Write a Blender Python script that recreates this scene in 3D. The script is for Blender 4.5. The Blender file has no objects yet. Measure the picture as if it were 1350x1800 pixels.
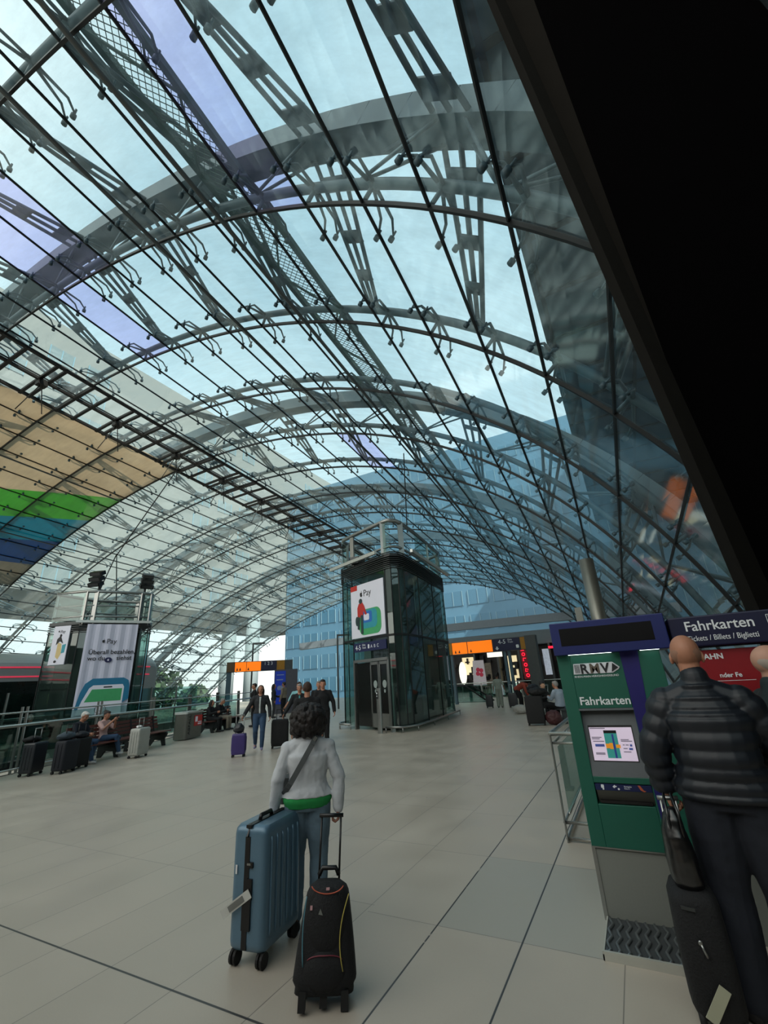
import bpy, math, random
from mathutils import Vector, Matrix
random.seed(7)
S = bpy.context.scene
COL = S.collection
V3 = Vector
PI = math.pi

# ------------------------------------------------------------------ camera
cam_d = bpy.data.cameras.new('camera')
cam = bpy.data.objects.new('camera', cam_d); COL.objects.link(cam)
cam_d.sensor_fit = 'HORIZONTAL'; cam_d.sensor_width = 36.0
cam_d.lens = 766.76 / 1350 * 36.0
cam_d.clip_start = 0.05; cam_d.clip_end = 600
RW = [[0.877555, -0.215906, -0.428115], [0.476311, 0.290117, 0.830036], [-0.055007, -0.932318, 0.357432]]   # world axes seen from the camera
cam.matrix_world = Matrix(((RW[0][0], -RW[0][1], -RW[0][2], 0), (RW[1][0], -RW[1][1], -RW[1][2], 0),
                           (RW[2][0], -RW[2][1], -RW[2][2], 1.65), (0, 0, 0, 1)))
S.camera = cam

# ------------------------------------------------------------------ view, world, sun
S.view_settings.view_transform = 'Standard'
S.view_settings.look = 'None'
S.view_settings.gamma = 1.0
S.view_settings.use_curve_mapping = False
S.view_settings.exposure = 0.0
SKY_TOP = (0.325, 0.485, 0.555)
SKY_LOW = (0.78, 0.80, 0.74)
SKY_STRENGTH = 1.65
SUN_STRENGTH = 7.5
SUN_DIR = (-0.62, 0.25, -0.75)      # the way the light travels

w = bpy.data.worlds.new('sky'); S.world = w; w.use_nodes = True
nt = w.node_tree; nt.nodes.clear()
def nd(nt, t, **k):
    n = nt.nodes.new(t)
    for a, b in k.items():
        if a == 'inp':
            for i, v in b.items(): n.inputs[i].default_value = v
        else: setattr(n, a, b)
    return n
out = nd(nt, 'ShaderNodeOutputWorld'); bg = nd(nt, 'ShaderNodeBackground')
tc = nd(nt, 'ShaderNodeTexCoord'); sep = nd(nt, 'ShaderNodeSeparateXYZ')
rmp = nd(nt, 'ShaderNodeValToRGB')
dotp = nd(nt, 'ShaderNodeVectorMath', operation='DOT_PRODUCT'); dotp.inputs[1].default_value = (-.42, -.76, .50)
glw = nd(nt, 'ShaderNodeMapRange', interpolation_type='SMOOTHSTEP', inp={1: .35, 2: 1.0, 3: 0., 4: 1.}); gadd = nd(nt, 'ShaderNodeMixRGB', blend_type='ADD', inp={2: (.95, .78, .62, 1)})
rmp.color_ramp.elements[0].position = 0.0; rmp.color_ramp.elements[0].color = (*SKY_LOW, 1)
rmp.color_ramp.elements[1].position = 0.75; rmp.color_ramp.elements[1].color = (*SKY_TOP, 1)
e = rmp.color_ramp.elements.new(0.30); e.color = (0.60, 0.77, 0.82, 1)
nz = nd(nt, 'ShaderNodeTexNoise', inp={'Scale': 2.2, 'Detail': 5.0, 'Roughness': .5})
mx = nd(nt, 'ShaderNodeMixRGB', inp={2: (0.66, 0.80, 0.84, 1)})
mr = nd(nt, 'ShaderNodeMapRange', inp={1: .40, 2: .80, 3: 0., 4: .55})
L = nt.links.new
L(tc.outputs['Generated'], sep.inputs[0]); L(sep.outputs[2], rmp.inputs[0])
L(tc.outputs['Generated'], nz.inputs['Vector']); L(nz.outputs['Fac'], mr.inputs[0]); L(mr.outputs[0], mx.inputs[0])
L(tc.outputs['Generated'], dotp.inputs[0]); L(dotp.outputs['Value'], glw.inputs[0]); L(glw.outputs[0], gadd.inputs[0]); L(mx.outputs[0], gadd.inputs[1])   # warm glow added to the unseen sky behind the camera, brightens the hall
L(rmp.outputs[0], mx.inputs[1]); L(gadd.outputs[0], bg.inputs[0]); L(bg.outputs[0], out.inputs[0])
bg.inputs[1].default_value = SKY_STRENGTH

sd = bpy.data.lights.new('sun', 'SUN'); sd.energy = SUN_STRENGTH; sd.angle = math.radians(0.6); sd.color = (1.0, .90, .76)
so = bpy.data.objects.new('sun', sd); COL.objects.link(so)
so.rotation_euler = V3(SUN_DIR).to_track_quat('-Z', 'Y').to_euler()
so.location = (20, -20, 40)

# ------------------------------------------------------------------ materials
def lin(h):
    r = []
    for i in (0, 2, 4):
        c = int(h[i:i + 2], 16) / 255
        r.append(c / 12.92 if c <= .04045 else ((c + .055) / 1.055) ** 2.4)
    return tuple(r)
_m = {}
def mat(name, col, rough=.5, metal=0., var=.12, scale=8., bump=0., emit=0., spec=.5, stretch=None):
    if name in _m: return _m[name]
    if isinstance(col, str): col = lin(col)
    m = bpy.data.materials.new(name); m.use_nodes = True; _m[name] = m
    nt = m.node_tree; b = nt.nodes['Principled BSDF']; L = nt.links.new
    b.inputs['Roughness'].default_value = rough; b.inputs['Metallic'].default_value = metal
    b.inputs['Specular IOR Level'].default_value = spec
    tc = nd(nt, 'ShaderNodeTexCoord'); nz = nd(nt, 'ShaderNodeTexNoise', inp={'Scale': scale, 'Detail': 5.})
    src = tc.outputs['Object']
    if stretch:
        mp = nd(nt, 'ShaderNodeMapping'); mp.inputs['Scale'].default_value = stretch
        L(src, mp.inputs[0]); src = mp.outputs[0]
    L(src, nz.inputs['Vector'])
    mix = nd(nt, 'ShaderNodeMixRGB')
    mix.inputs[1].default_value = (*[min(1, c * (1 - var)) for c in col], 1)
    mix.inputs[2].default_value = (*[min(1, c * (1 + var)) for c in col], 1)
    L(nz.outputs['Fac'], mix.inputs[0]); L(mix.outputs[0], b.inputs['Base Color'])
    if emit:
        L(mix.outputs[0], b.inputs['Emission Color']); b.inputs['Emission Strength'].default_value = emit
    if bump:
        bp = nd(nt, 'ShaderNodeBump', inp={'Strength': bump, 'Distance': .02}); L(nz.outputs['Fac'], bp.inputs['Height']); L(bp.outputs[0], b.inputs['Normal'])
    return m
def glassmat(name, tint, refl=.06, rough=.02, haze=0., hazecol=(.6, .7, .7), streak=(1, 1, 1)):
    m = bpy.data.materials.new(name); m.use_nodes = True; nt = m.node_tree; nt.nodes.clear(); L = nt.links.new
    o = nd(nt, 'ShaderNodeOutputMaterial'); t = nd(nt, 'ShaderNodeBsdfTransparent'); t.inputs[0].default_value = (*tint, 1)
    g = nd(nt, 'ShaderNodeBsdfGlossy'); g.inputs['Roughness'].default_value = rough; g.inputs[0].default_value = (.85, .95, .95, 1)
    fr = nd(nt, 'ShaderNodeFresnel', inp={0: 1.5}); mr = nd(nt, 'ShaderNodeMapRange', inp={1: 0., 2: 1., 3: refl * .6, 4: 1.})
    geo = nd(nt, 'ShaderNodeNewGeometry')
    mxf = nd(nt, 'ShaderNodeMixRGB', inp={1: (1.5, 1.5, 1.5, 1), 2: (.6667, .6667, .6667, 1)})
    L(geo.outputs['Backfacing'], mxf.inputs[0]); L(mxf.outputs[0], fr.inputs[0])
    mix = nd(nt, 'ShaderNodeMixShader'); L(fr.outputs[0], mr.inputs[0]); L(mr.outputs[0], mix.inputs[0])
    a = t.outputs[0]
    if haze:
        tr = nd(nt, 'ShaderNodeBsdfTranslucent'); tr.inputs[0].default_value = (*hazecol, 1)
        df = nd(nt, 'ShaderNodeBsdfDiffuse'); df.inputs[0].default_value = (*[c * .5 for c in hazecol], 1)
        md = nd(nt, 'ShaderNodeMixShader', inp={0: .35}); L(tr.outputs[0], md.inputs[1]); L(df.outputs[0], md.inputs[2])
        tc = nd(nt, 'ShaderNodeTexCoord'); mp = nd(nt, 'ShaderNodeMapping'); mp.inputs['Scale'].default_value = streak
        nz = nd(nt, 'ShaderNodeTexNoise', inp={'Scale': 1.6, 'Detail': 8., 'Roughness': .65}); m2 = nd(nt, 'ShaderNodeMapRange', inp={1: .35, 2: .75, 3: haze * .35, 4: haze * 1.8})
        L(tc.outputs['Object'], mp.inputs[0]); L(mp.outputs[0], nz.inputs['Vector']); L(nz.outputs['Fac'], m2.inputs[0])
        mh = nd(nt, 'ShaderNodeMixShader'); L(m2.outputs[0], mh.inputs[0]); L(a, mh.inputs[1]); L(md.outputs[0], mh.inputs[2]); a = mh.outputs[0]
    L(a, mix.inputs[1]); L(g.outputs[0], mix.inputs[2]); L(mix.outputs[0], o.inputs[0])
    return m

# ------------------------------------------------------------------ mesh builder
class MB:
    def __init__(s): s.v = []; s.f = []; s.m = []; s.k = 0
    def slot(s, k): s.k = k; return s
    def _a(s, vs, fs):
        n = len(s.v); s.v += [tuple(v) for v in vs]; s.f += [tuple(i + n for i in f) for f in fs]; s.m += [s.k] * len(fs); return s
    def box(s, c, d, R=None):
        c = V3(c); hx, hy, hz = d[0] / 2, d[1] / 2, d[2] / 2
        vs = []
        for z in (-hz, hz):
            for x, y in ((-hx, -hy), (hx, -hy), (hx, hy), (-hx, hy)):
                p = V3((x, y, z)); vs.append(c + (R @ p if R else p))
        return s._a(vs, [(3, 2, 1, 0), (4, 5, 6, 7), (0, 1, 5, 4), (1, 2, 6, 5), (2, 3, 7, 6), (3, 0, 4, 7)])
    def bb(s, a, b):
        return s.box([(a[i] + b[i]) / 2 for i in range(3)], [abs(b[i] - a[i]) for i in range(3)])
    def beam(s, a, b, w, h, up=(0, 0, 1)):
        a, b = V3(a), V3(b); d = (b - a); l = d.length
        if l < 1e-6: return s
        y = d / l; x = y.cross(V3(up))
        if x.length < 1e-4: x = y.cross(V3((1, 0, 0)))
        x.normalize(); z = x.cross(y)
        R = Matrix((x, y, z)).transposed()
        return s.box((a + b) / 2, (w, l, h), R)
    def loft(s, rings, cap=True, close=False):
        n = len(rings[0]); vs = [p for r in rings for p in r]; fs = []
        m = len(rings)
        for i in range(m if close else m - 1):
            j = (i + 1) % m
            for k in range(n):
                l = (k + 1) % n
                fs.append((i * n + k, i * n + l, j * n + l, j * n + k))
        if cap and not close: fs += [tuple(range(n))[::-1], tuple(range((m - 1) * n, m * n))]
        return s._a(vs, fs)
    def tube(s, pts, r, n=10, cap=True):
        pts = [V3(p) for p in pts]
        if isinstance(r, (int, float)): r = [r] * len(pts)
        rings = []; prev = None
        for i, p in enumerate(pts):
            t = (pts[min(i + 1, len(pts) - 1)] - pts[max(i - 1, 0)]).normalized()
            if prev is None:
                prev = t.orthogonal().normalized()
            u = (prev - t * prev.dot(t)); u = u.normalized() if u.length > 1e-5 else t.orthogonal().normalized()
            prev = u; v = t.cross(u)
            rings.append([p + (u * math.cos(a) + v * math.sin(a)) * r[i] for a in [2 * PI * k / n for k in range(n)]])
        return s.loft(rings, cap)
    def ell(s, c, r, n=12, m=8, R=None):
        c = V3(c); rings = []
        for i in range(m + 1):
            ph = -PI / 2 + PI * i / m; ph = max(-PI / 2 + .02, min(PI / 2 - .02, ph))
            ring = []
            for k in range(n):
                a = 2 * PI * k / n
                p = V3((r[0] * math.cos(ph) * math.cos(a), r[1] * math.cos(ph) * math.sin(a), r[2] * math.sin(ph)))
                ring.append(c + (R @ p if R else p))
            rings.append(ring)
        return s.loft(rings)
    def caps(s, pts, rads, n=12):
        pts = [V3(p) for p in pts]
        s.tube(pts, rads, n)
        for p, r in zip(pts, rads): s.ell(p, (r, r, r), n, 8)
        return s
    def prism(s, poly, z0, z1):
        return s.loft([[V3((x, y, z0)) for x, y in poly], [V3((x, y, z1)) for x, y in poly]])
    def plate(s, pts, th, nrm):
        nrm = V3(nrm) * th; pts = [V3(p) for p in pts]
        return s.loft([pts, [p + nrm for p in pts]])
    def quad(s, pts): return s._a(pts, [tuple(range(len(pts)))])
    def build(s, name, m, parent=None, smooth=False, bevel=0, mw=None):
        me = bpy.data.meshes.new(name); me.from_pydata(s.v, [], s.f)
        ms = m if isinstance(m, (list, tuple)) else [m]
        for x in ms: me.materials.append(x)
        if len(ms) > 1: me.polygons.foreach_set('material_index', s.m)
        if smooth: me.polygons.foreach_set('use_smooth', [True] * len(s.f))
        me.validate(); me.update()
        o = bpy.data.objects.new(name, me); COL.objects.link(o)
        if parent: o.parent = parent
        if mw is not None: o.matrix_local = mw
        if bevel:
            b = o.modifiers.new('bevel', 'BEVEL'); b.width = bevel; b.segments = 2; b.limit_method = 'ANGLE'; b.angle_limit = math.radians(40)
        return o
def tag(o, label=None, cat=None, group=None, kind=None):
    if label: o['label'] = label
    if cat: o['category'] = cat
    if group: o['group'] = group
    if kind: o['kind'] = kind
    return o
def empty(name, loc=(0, 0, 0), rz=0, label=None, cat=None, group=None, kind=None):
    o = bpy.data.objects.new(name, None); COL.objects.link(o); o.location = loc; o.rotation_euler = (0, 0, rz); o.empty_display_size = .1
    return tag(o, label, cat, group, kind)
def copy_tree(o, parent=None):
    c = o.copy(); COL.objects.link(c); c.parent = parent
    for ch in list(o.children): copy_tree(ch, c)
    return c
def text(body, name, m, parent, size, mw, ext=.002, align='LEFT', squash=1., bold=0.):
    cu = bpy.data.curves.new(name, 'FONT'); cu.body = body; cu.size = size; cu.extrude = ext; cu.align_x = align; cu.offset = bold
    t = bpy.data.objects.new(name, cu); COL.objects.link(t)
    me = bpy.data.meshes.new_from_object(t.evaluated_get(bpy.context.evaluated_depsgraph_get()))
    bpy.data.objects.remove(t); me.materials.clear(); me.materials.append(m)
    o = bpy.data.objects.new(name, me); COL.objects.link(o); o.parent = parent
    o.matrix_local = mw @ Matrix.Diagonal((squash, 1, 1, 1)); return o
def face_mw(loc, ang=0.):
    """text standing upright, read from the -Y side, turned by ang about Z"""
    return Matrix.Translation(loc) @ Matrix.Rotation(ang, 4, 'Z') @ Matrix.Rotation(PI / 2, 4, 'X')
def rrect(w, h, r, n=5, cx=0, cy=0):
    p = []
    for (sx, sy, a0) in ((1, 1, 0), (-1, 1, PI / 2), (-1, -1, PI), (1, -1, 3 * PI / 2)):
        for i in range(n + 1):
            a = a0 + PI / 2 * i / n
            p.append((cx + sx * (w / 2 - r) + r * math.cos(a), cy + sy * (h / 2 - r) + r * math.sin(a)))
    return p

M_steel = mat('brushed_steel', '9a9c9a', .32, .9, .08)
M_steeld = mat('dark_steel', '4a4d4e', .45, .7, .1)
M_rail = mat('polished_rail', 'c9cac4', .25, .85, .05)
M_black = mat('black_plastic', '0c0c0e', .4)
M_blackcloth = mat('black_nylon', '0a0b0d', .75, var=.3, scale=60, bump=.2)
M_rubber = mat('black_rubber', '111111', .7)
M_truss = mat('grey_painted_steel', '3c535d', .5, .2, .12, 3)
M_bar = mat('dark_glazing_bar', '14181a', .5, .3)
M_purlin = mat('purlin_paint', '5b6163', .4, .5, .1)
M_white = mat('white_plastic', 'd8d8d8', .4)
M_navy = mat('sign_navy', '121a4a', .4)
M_txt = mat('white_lettering', 'dfe3e6', .5, var=.02)
M_bal = glassmat('balustrade_glass', (.62, .76, .73), .08)
M_lift = glassmat('lift_glass', (.50, .66, .62), .10, .02, .14, (.42, .6, .54), (1, 1, .15))
M_roof = glassmat('roof_glass', (.80, .90, .91), .05, .06, .14, (.62, .76, .80), (.5, 2.5, 1.))
M_roofp = glassmat('violet_roof_glass', (.64, .63, .90), .05, .06, .14, (.55, .55, .85), (.5, 2.5, 1.))

# ------------------------------------------------------------------ the glass vault
U = 4.8
CTR = (-6.4042, -3.3552); AX = (7.881, 5.1356); E0 = (0.8513, 0.5247)
PX, PZ = -0.0781, -0.0775; ST = 0.6814
_th = [math.radians(-20 + 150 * i / 1500) for i in range(1501)]
_C = [(CTR[0] + AX[0] * math.cos(t) * E0[0] - AX[1] * math.sin(t) * E0[1], CTR[1] + AX[0] * math.cos(t) * E0[1] + AX[1] * math.sin(t) * E0[0]) for t in _th]
_A = [0.]
for i in range(1500): _A.append(_A[-1] + math.hypot(_C[i + 1][0] - _C[i][0], _C[i + 1][1] - _C[i][1]))
import bisect
def vault(arc, s, off=0., drift=True):
    """arc: length round the section (1 = 4.8 m), s: distance along the hall, off: metres outside the glass -> point, outward normal, tangent"""
    if drift: arc = arc - .07 * (s - 1)
    arc = max(0.001, min(_A[-1] - .001, arc))
    i = bisect.bisect_right(_A, arc) - 1; f = (arc - _A[i]) / (_A[i + 1] - _A[i])
    x = _C[i][0] + (_C[i + 1][0] - _C[i][0]) * f; z = _C[i][1] + (_C[i + 1][1] - _C[i][1]) * f
    tx, tz = _C[i + 1][0] - _C[i][0], _C[i + 1][1] - _C[i][1]; l = math.hypot(tx, tz); tx /= l; tz /= l
    n = V3((tz, 0, -tx))
    u = s - 1; P = V3(((x + PX * u) * U, s * U, (z + PZ * u) * U + 1.65)) + n * off
    return P, n, V3((tx, 0, tz))
S_RINGS = [-.45, .27] + [1 + ST * i for i in range(13)]
S_END = S_RINGS[-1]
A0, DA = .40, .3333
ARCS = [.4177 + DA * k for k in range(41)]      # longitudinal joints
def ring_pts(s, a0, a1, off, step=.12, drift=True):
    n = max(2, int((a1 - a0) / step) + 1)
    return [vault(a0 + (a1 - a0) * i / n, s, off, drift)[0] for i in range(n + 1)]
gl = MB()
nsub = 2
for ri in range(len(S_RINGS) - 1):
    s0, s1 = S_RINGS[ri], S_RINGS[ri + 1]
    for ai in range(len(ARCS) - 1):
        gl.slot(1 if (ri, ai) in ((1, 9), (0, 9), (1, 14), (1, 15), (2, 15), (5, 12), (10, 6)) else 0)
        for j in range(nsub):
            a, b = ARCS[ai] + DA * j / nsub, ARCS[ai] + DA * (j + 1) / nsub
            P = [vault(a, s0)[0], vault(b, s0)[0], vault(b, s1)[0], vault(a, s1)[0]]
            if max(p.z for p in P) < -.1: continue
            gl.quad(P)
ceiling = gl.build('ceiling', [M_roof, M_roofp], smooth=False)
tag(ceiling, 'curved glass vault of long panes over the whole hall', 'glass roof', kind='structure')
for a in ARCS:
    m = MB(); pts = [vault(a, s, -.02)[0] for s in (S_RINGS[0], 0.27, 1, 3, 5, 7, S_END)]
    if pts[2].z < 0: continue
    for p, q in zip(pts, pts[1:]): m.beam(p, q, .036, .055, vault(a, 2)[1])
    m.build('glazing_bar', M_bar, ceiling)
for s in S_RINGS:
    m = MB(); pts = ring_pts(s, ARCS[0], ARCS[-1], -.02)
    pts = [p for p in pts if p.z > -.2]
    for p, q in zip(pts, pts[1:]): m.beam(p, q, .08, .055, (0, 1, 0))
    m.build('glazing_bar', M_bar, ceiling)
for a, r in ((3.98, .055), (4.56, .055), (8.15, .045), (9.55, .045)):
    m = MB(); m.tube([vault(a, s, -.16)[0] for s in (S_RINGS[0], .27, 1, 3, 5, 7, S_END)], r, 10)
    m.build('purlin_tube', M_purlin, ceiling, True)

# spider fitting, local: x along the arch, y along the hall, z outward from the glass
sp = MB()
for sx in (-1, 1):
    for sy in (-1, 1):
        e = V3((sx * .20, sy * .80, .06)); sp.tube([(sx * .04, sy * .08, .36), (sx * .15, sy * .62, .26), e], [.042, .03, .022], 6)
        sp.tube([e + V3((0, 0, .10)), e - V3((0, 0, .10))], .022, 6)
        sp.tube([e + V3((0, 0, -.035)), e - V3((0, 0, .13))], .055, 8)
sp.tube([(0, -.12, .36), (0, .12, .36)], .07, 8); sp.tube([(0, 0, 0.02), (0, 0, .42)], .045, 6)
sp_o = sp.build('spider_fitting', M_truss, None, True)
sp_me = sp_o.data; first = True
ordn = ['nearest the camera', 'second', 'third', 'fourth', 'fifth', 'sixth', 'seventh', 'eighth', 'ninth', 'tenth', 'eleventh', 'twelfth', 'thirteenth', 'farthest']
for ri, s in enumerate(S_RINGS[1:]):
    lab = 'grey tubular steel arch with pane fittings outside the glass roof, ' + (ordn[ri] + ' in the row' if ri else 'nearest the camera')
    ar = empty('steel_arch', vault(5.5, s, .38)[0], 0, lab, 'steel arch')
    inv = Matrix.Translation(-ar.location)
    m = MB(); a_lo = .75
    pts = [p for p in ring_pts(s, .6, ARCS[-1], .40) if p.z > -.1]
    m.tube([p - ar.location for p in pts], .10 if ri else .09, 10); m.build('arch_tube', M_truss, ar, True)
    for a in ARCS[2:]:
        P, n, t = vault(a, s)
        if P.z < .25 or P.z < .9 and P.x > -10: continue
        if first: o = sp_o; first = False
        else: o = sp_o.copy(); COL.objects.link(o)
        o.parent = ar
        R = Matrix((t, V3((0, 1, 0)), n)).transposed().to_4x4()
        o.matrix_local = inv @ Matrix.Translation(P) @ R
# big box girders every third ring
TR = [S_RINGS[2], S_RINGS[5], S_RINGS[8], S_RINGS[11]]
tl = ['nearest large steel box girder with lattice arching outside the roof', 'second large steel box girder with lattice arching outside the roof',
      'third large steel box girder with lattice arching outside the roof', 'farthest large steel box girder with lattice arching outside the roof']
for ti, s in enumerate(TR):
    g = empty('arch_girder', vault(5.5, s, 1.7)[0], 0, tl[ti], 'girder'); off = -g.location
    m = MB(); pts = [p for p in ring_pts(s, .5, ARCS[-1], 1.70, .2) if p.z > -.1]
    for p, q in zip(pts, pts[1:]): m.beam(p + off, q + off, .55, .62, (0, 1, 0))
    m.build('box_chord', M_truss, g)
    lt = MB(); vf = []
    k = 0
    a = ARCS[2] + .1
    while a < ARCS[-1] - .4:
        lo = vault(a, s, .42)[0] + off; u1 = vault(a - .28, s, 1.45)[0] + off; u2 = vault(a + .28, s, 1.45)[0] + off
        if lo.z + g.location.z > 0:
            for dy in (-.22, .22):
                d = V3((0, dy, 0)); lt.tube([lo, u1 + d], .035, 6); lt.tube([lo, u2 + d], .035, 6)
            lt.tube([u1 - V3((0, .2, 0)), vault(a + .0, s, 1.42)[0] + off + V3((0, .2, 0))], .03, 6)
        a += 2 * DA
    lt.build('lattice', M_truss, g, True)
    # slotted struts fanning from the girder to the next ring on either side
    for side in (-1, 1):
        si = S_RINGS.index(s) + side
        if not 0 < si < len(S_RINGS): continue
        s2 = S_RINGS[si]; a = ARCS[3] + .1 if side > 0 else ARCS[3] + .1
        while a < ARCS[-1] - .6:
            lo = vault(a, s2, .42)[0] + off
            if lo.z + g.location.z > .5:
                st = MB(); tx = vault(a, s)[2]
                for w_ in (-.40, 0, .40):
                    up = vault(a, s, 1.55)[0] + off + tx * w_ * 1.0
                    mid = (lo + up) / 2 + tx * w_ * .15
                    st.tube([up, mid, lo + tx * w_ * .30], .055, 6)
                for f in (.25, .5, .8):
                    p = lo.lerp(vault(a, s, 1.55)[0] + off, f); st.beam(p - tx * (.12 + .28 * f), p + tx * (.12 + .28 * f), .34, .05, vault(a, s)[1])
                st.build('slotted_strut', M_truss, g, True)
            a += 2 * DA
# crest walkway outside with wire mesh
M_green = mat('green_grey_steel', '3f5a58', .6, .2)
wk = empty('maintenance_walkway', vault(4.08, 2, .9)[0], 0, 'long narrow maintenance walkway with diamond wire mesh outside the roof crest', 'walkway'); off = -wk.location
for a, nm in ((3.93, 'edge_beam'), (4.17, 'edge_beam')):
    m = MB(); pts = [vault(a, s, .95)[0] + off for s in (-.3, 1, 2, 3.5, 5, 6.5)]
    for p, q in zip(pts, pts[1:]): m.beam(p, q, .12, .2)
    m.build(nm, M_green, wk)
m = MB(); n = 190
for i in range(n):
    s = -.3 + 6.6 * i / n
    for d in (-1, 1):
        a0, a1 = (3.95, 4.15) if d > 0 else (4.15, 3.95)
        m.beam(vault(a0, s, .9)[0] + off, vault(a1, s + .16, .9)[0] + off, .014, .014)
m.build('wire_mesh', M_green, wk)
m = MB()
for i in range(22):
    s = -.3 + .3 * i; d = 1 if i % 2 else -1
    m.beam(vault(3.93 if d > 0 else 4.17, s, .86)[0] + off, vault(4.17 if d > 0 else 3.93, s + .3, .86)[0] + off, .05, .05)
m.build('brace', M_green, wk)

# row of vent windows along the left shoulder
vw = empty('vent_window_row', vault(6.75, 3, -.1)[0], 0, 'row of black framed opening vent windows along the left of the glass roof', 'vent window'); off = -vw.location
M_vent = mat('vent_frame_black', '15110f', .5, .3)
for a in (6.46, 6.76, 7.06):
    m = MB(); pts = [vault(a, s, -.14)[0] + off for s in (.4, 1, 3, 5, 7)]
    for p, q in zip(pts, pts[1:]): m.beam(p, q, .13, .11, (0, 0, 1))
    m.build('long_frame', M_vent, vw)
k = 0
for ri in range(2, 11):
    for f in (.12, .46, .56, .90) if ri % 1 == 0 else ():
        s = S_RINGS[ri] - ST * .9 + ST * f
        m = MB(); pts = [vault(a, s, -.16)[0] + off for a in (6.44, 6.6, 6.76, 6.92, 7.08)]
        for p, q in zip(pts, pts[1:]): m.beam(p, q, .10, .12, (0, 1, 0))
        m.build('cross_frame', M_vent, vw)
    m = MB(); s = S_RINGS[ri] - ST * .4
    P, nn, tt = vault(6.76, s, -.3); P = P + off
    m.box(P, (.3, .35, .25)); m.tube([P, P + V3((-.2, -.55, -1.5))], .02, 6); m.tube([P, P + V3((-.1, .3, -1.3))], .02, 6)
    m.build('opening_motor', M_vent, vw)

# printed film on the left flank between two arches
fm = bpy.data.materials.new('printed_film'); fm.use_nodes = True; nt = fm.node_tree; b = nt.nodes['Principled BSDF']
def addfilm(name, h):
    m = bpy.data.materials.new(name); m.use_nodes = True; nt = m.node_tree; nt.nodes.clear()
    o = nd(nt, 'ShaderNodeOutputMaterial'); d = nd(nt, 'ShaderNodeBsdfDiffuse'); t = nd(nt, 'ShaderNodeBsdfTranslucent'); c = lin(h)
    mix = nd(nt, 'ShaderNodeMixShader', inp={0: .75}); tc = nd(nt, 'ShaderNodeTexCoord'); nz = nd(nt, 'ShaderNodeTexNoise', inp={'Scale': .8, 'Detail': 6.})
    cm = nd(nt, 'ShaderNodeMixRGB', inp={1: (*[x * .85 for x in c], 1), 2: (*[min(1, x * 1.15) for x in c], 1)})
    nt.links.new(tc.outputs['Object'], nz.inputs['Vector']); nt.links.new(nz.outputs['Fac'], cm.inputs[0])
    nt.links.new(cm.outputs[0], d.inputs[0]); nt.links.new(cm.outputs[0], t.inputs[0])
    nt.links.new(d.outputs[0], mix.inputs[1]); nt.links.new(t.outputs[0], mix.inputs[2]); nt.links.new(mix.outputs[0], o.inputs[0]); return m
bpy.data.materials.remove(fm)
FM = [addfilm('film_sand', 'c4b5a2'), addfilm('film_green', '6cab52'), addfilm('film_teal', '0a93a3'), addfilm('film_blue', '0a5f8f'), addfilm('film_taupe', '9a9287')]
m = MB(); f0, f1 = 1.0 - ST, S_RINGS[5]
ns, na = 44, 64
def fb(s):   # colour borders drift with s
    g = s - 3.04
    return [7.16 - .13 * (s - 1), 8.0 - .68 * g, 8.70 - .63 * g, 9.35 - .50 * g, 10.02 - .25 * g, 10.6 - .05 * g]
for i in range(ns):
    sa = f0 + (f1 - f0) * i / ns; sb = f0 + (f1 - f0) * (i + 1) / ns
    A_, B_ = fb(sa), fb(sb)
    for k in range(5):
        nseg = 8; m.slot(k)
        for j in range(nseg):
            def P(bd, s, jj): return vault(bd[k] + (bd[k + 1] - bd[k]) * jj / nseg, s, .03, False)[0]
            m.quad([P(A_, sa, j), P(A_, sa, j + 1), P(B_, sb, j + 1), P(B_, sb, j)])
o = m.build('printed_film', FM, None, True)
wl = o.modifiers.new('weld', 'WELD'); wl.merge_threshold = .01
sol = o.modifiers.new('thickness', 'SOLIDIFY'); sol.thickness = .004
tag(o, 'huge translucent advertising film in sand, green, teal and blue bands on the left roof flank', 'banner')

# ------------------------------------------------------------------ floor, dark portal, surroundings
fm = bpy.data.materials.new('stone_tile_floor'); fm.use_nodes = True; nt = fm.node_tree; b = nt.nodes['Principled BSDF']; L = nt.links.new
geo = nd(nt, 'ShaderNodeNewGeometry'); sep = nd(nt, 'ShaderNodeSeparateXYZ'); L(geo.outputs['Position'], sep.inputs[0])
def mth(op, a, bb=None, c=None):
    n = nd(nt, 'ShaderNodeMath', operation=op)
    for i, x in enumerate((a, bb, c)):
        if x is None: continue
        if isinstance(x, (int, float)): n.inputs[i].default_value = x
        else: L(x, n.inputs[i])
    return n.outputs[0]
u = mth('DIVIDE', mth('ADD', sep.outputs[0], 0.43), 0.598)
v = mth('DIVIDE', mth('SUBTRACT', sep.outputs[1], 2.37), 1.335)
v2 = mth('DIVIDE', mth('SUBTRACT', sep.outputs[1], 3.60), 1.335)
right = mth('GREATER_THAN', sep.outputs[0], -2.2)
vv = mth('ADD', mth('MULTIPLY', v, mth('SUBTRACT', 1., right)), mth('MULTIPLY', v2, right))
def joint(x, wd, tile):
    f = mth('FRACT', x); d = mth('MINIMUM', f, mth('SUBTRACT', 1., f)); return mth('LESS_THAN', mth('MULTIPLY', d, tile), wd)
ju = joint(u, .0032, .598); jv = joint(vv, .003, 1.335)
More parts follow.
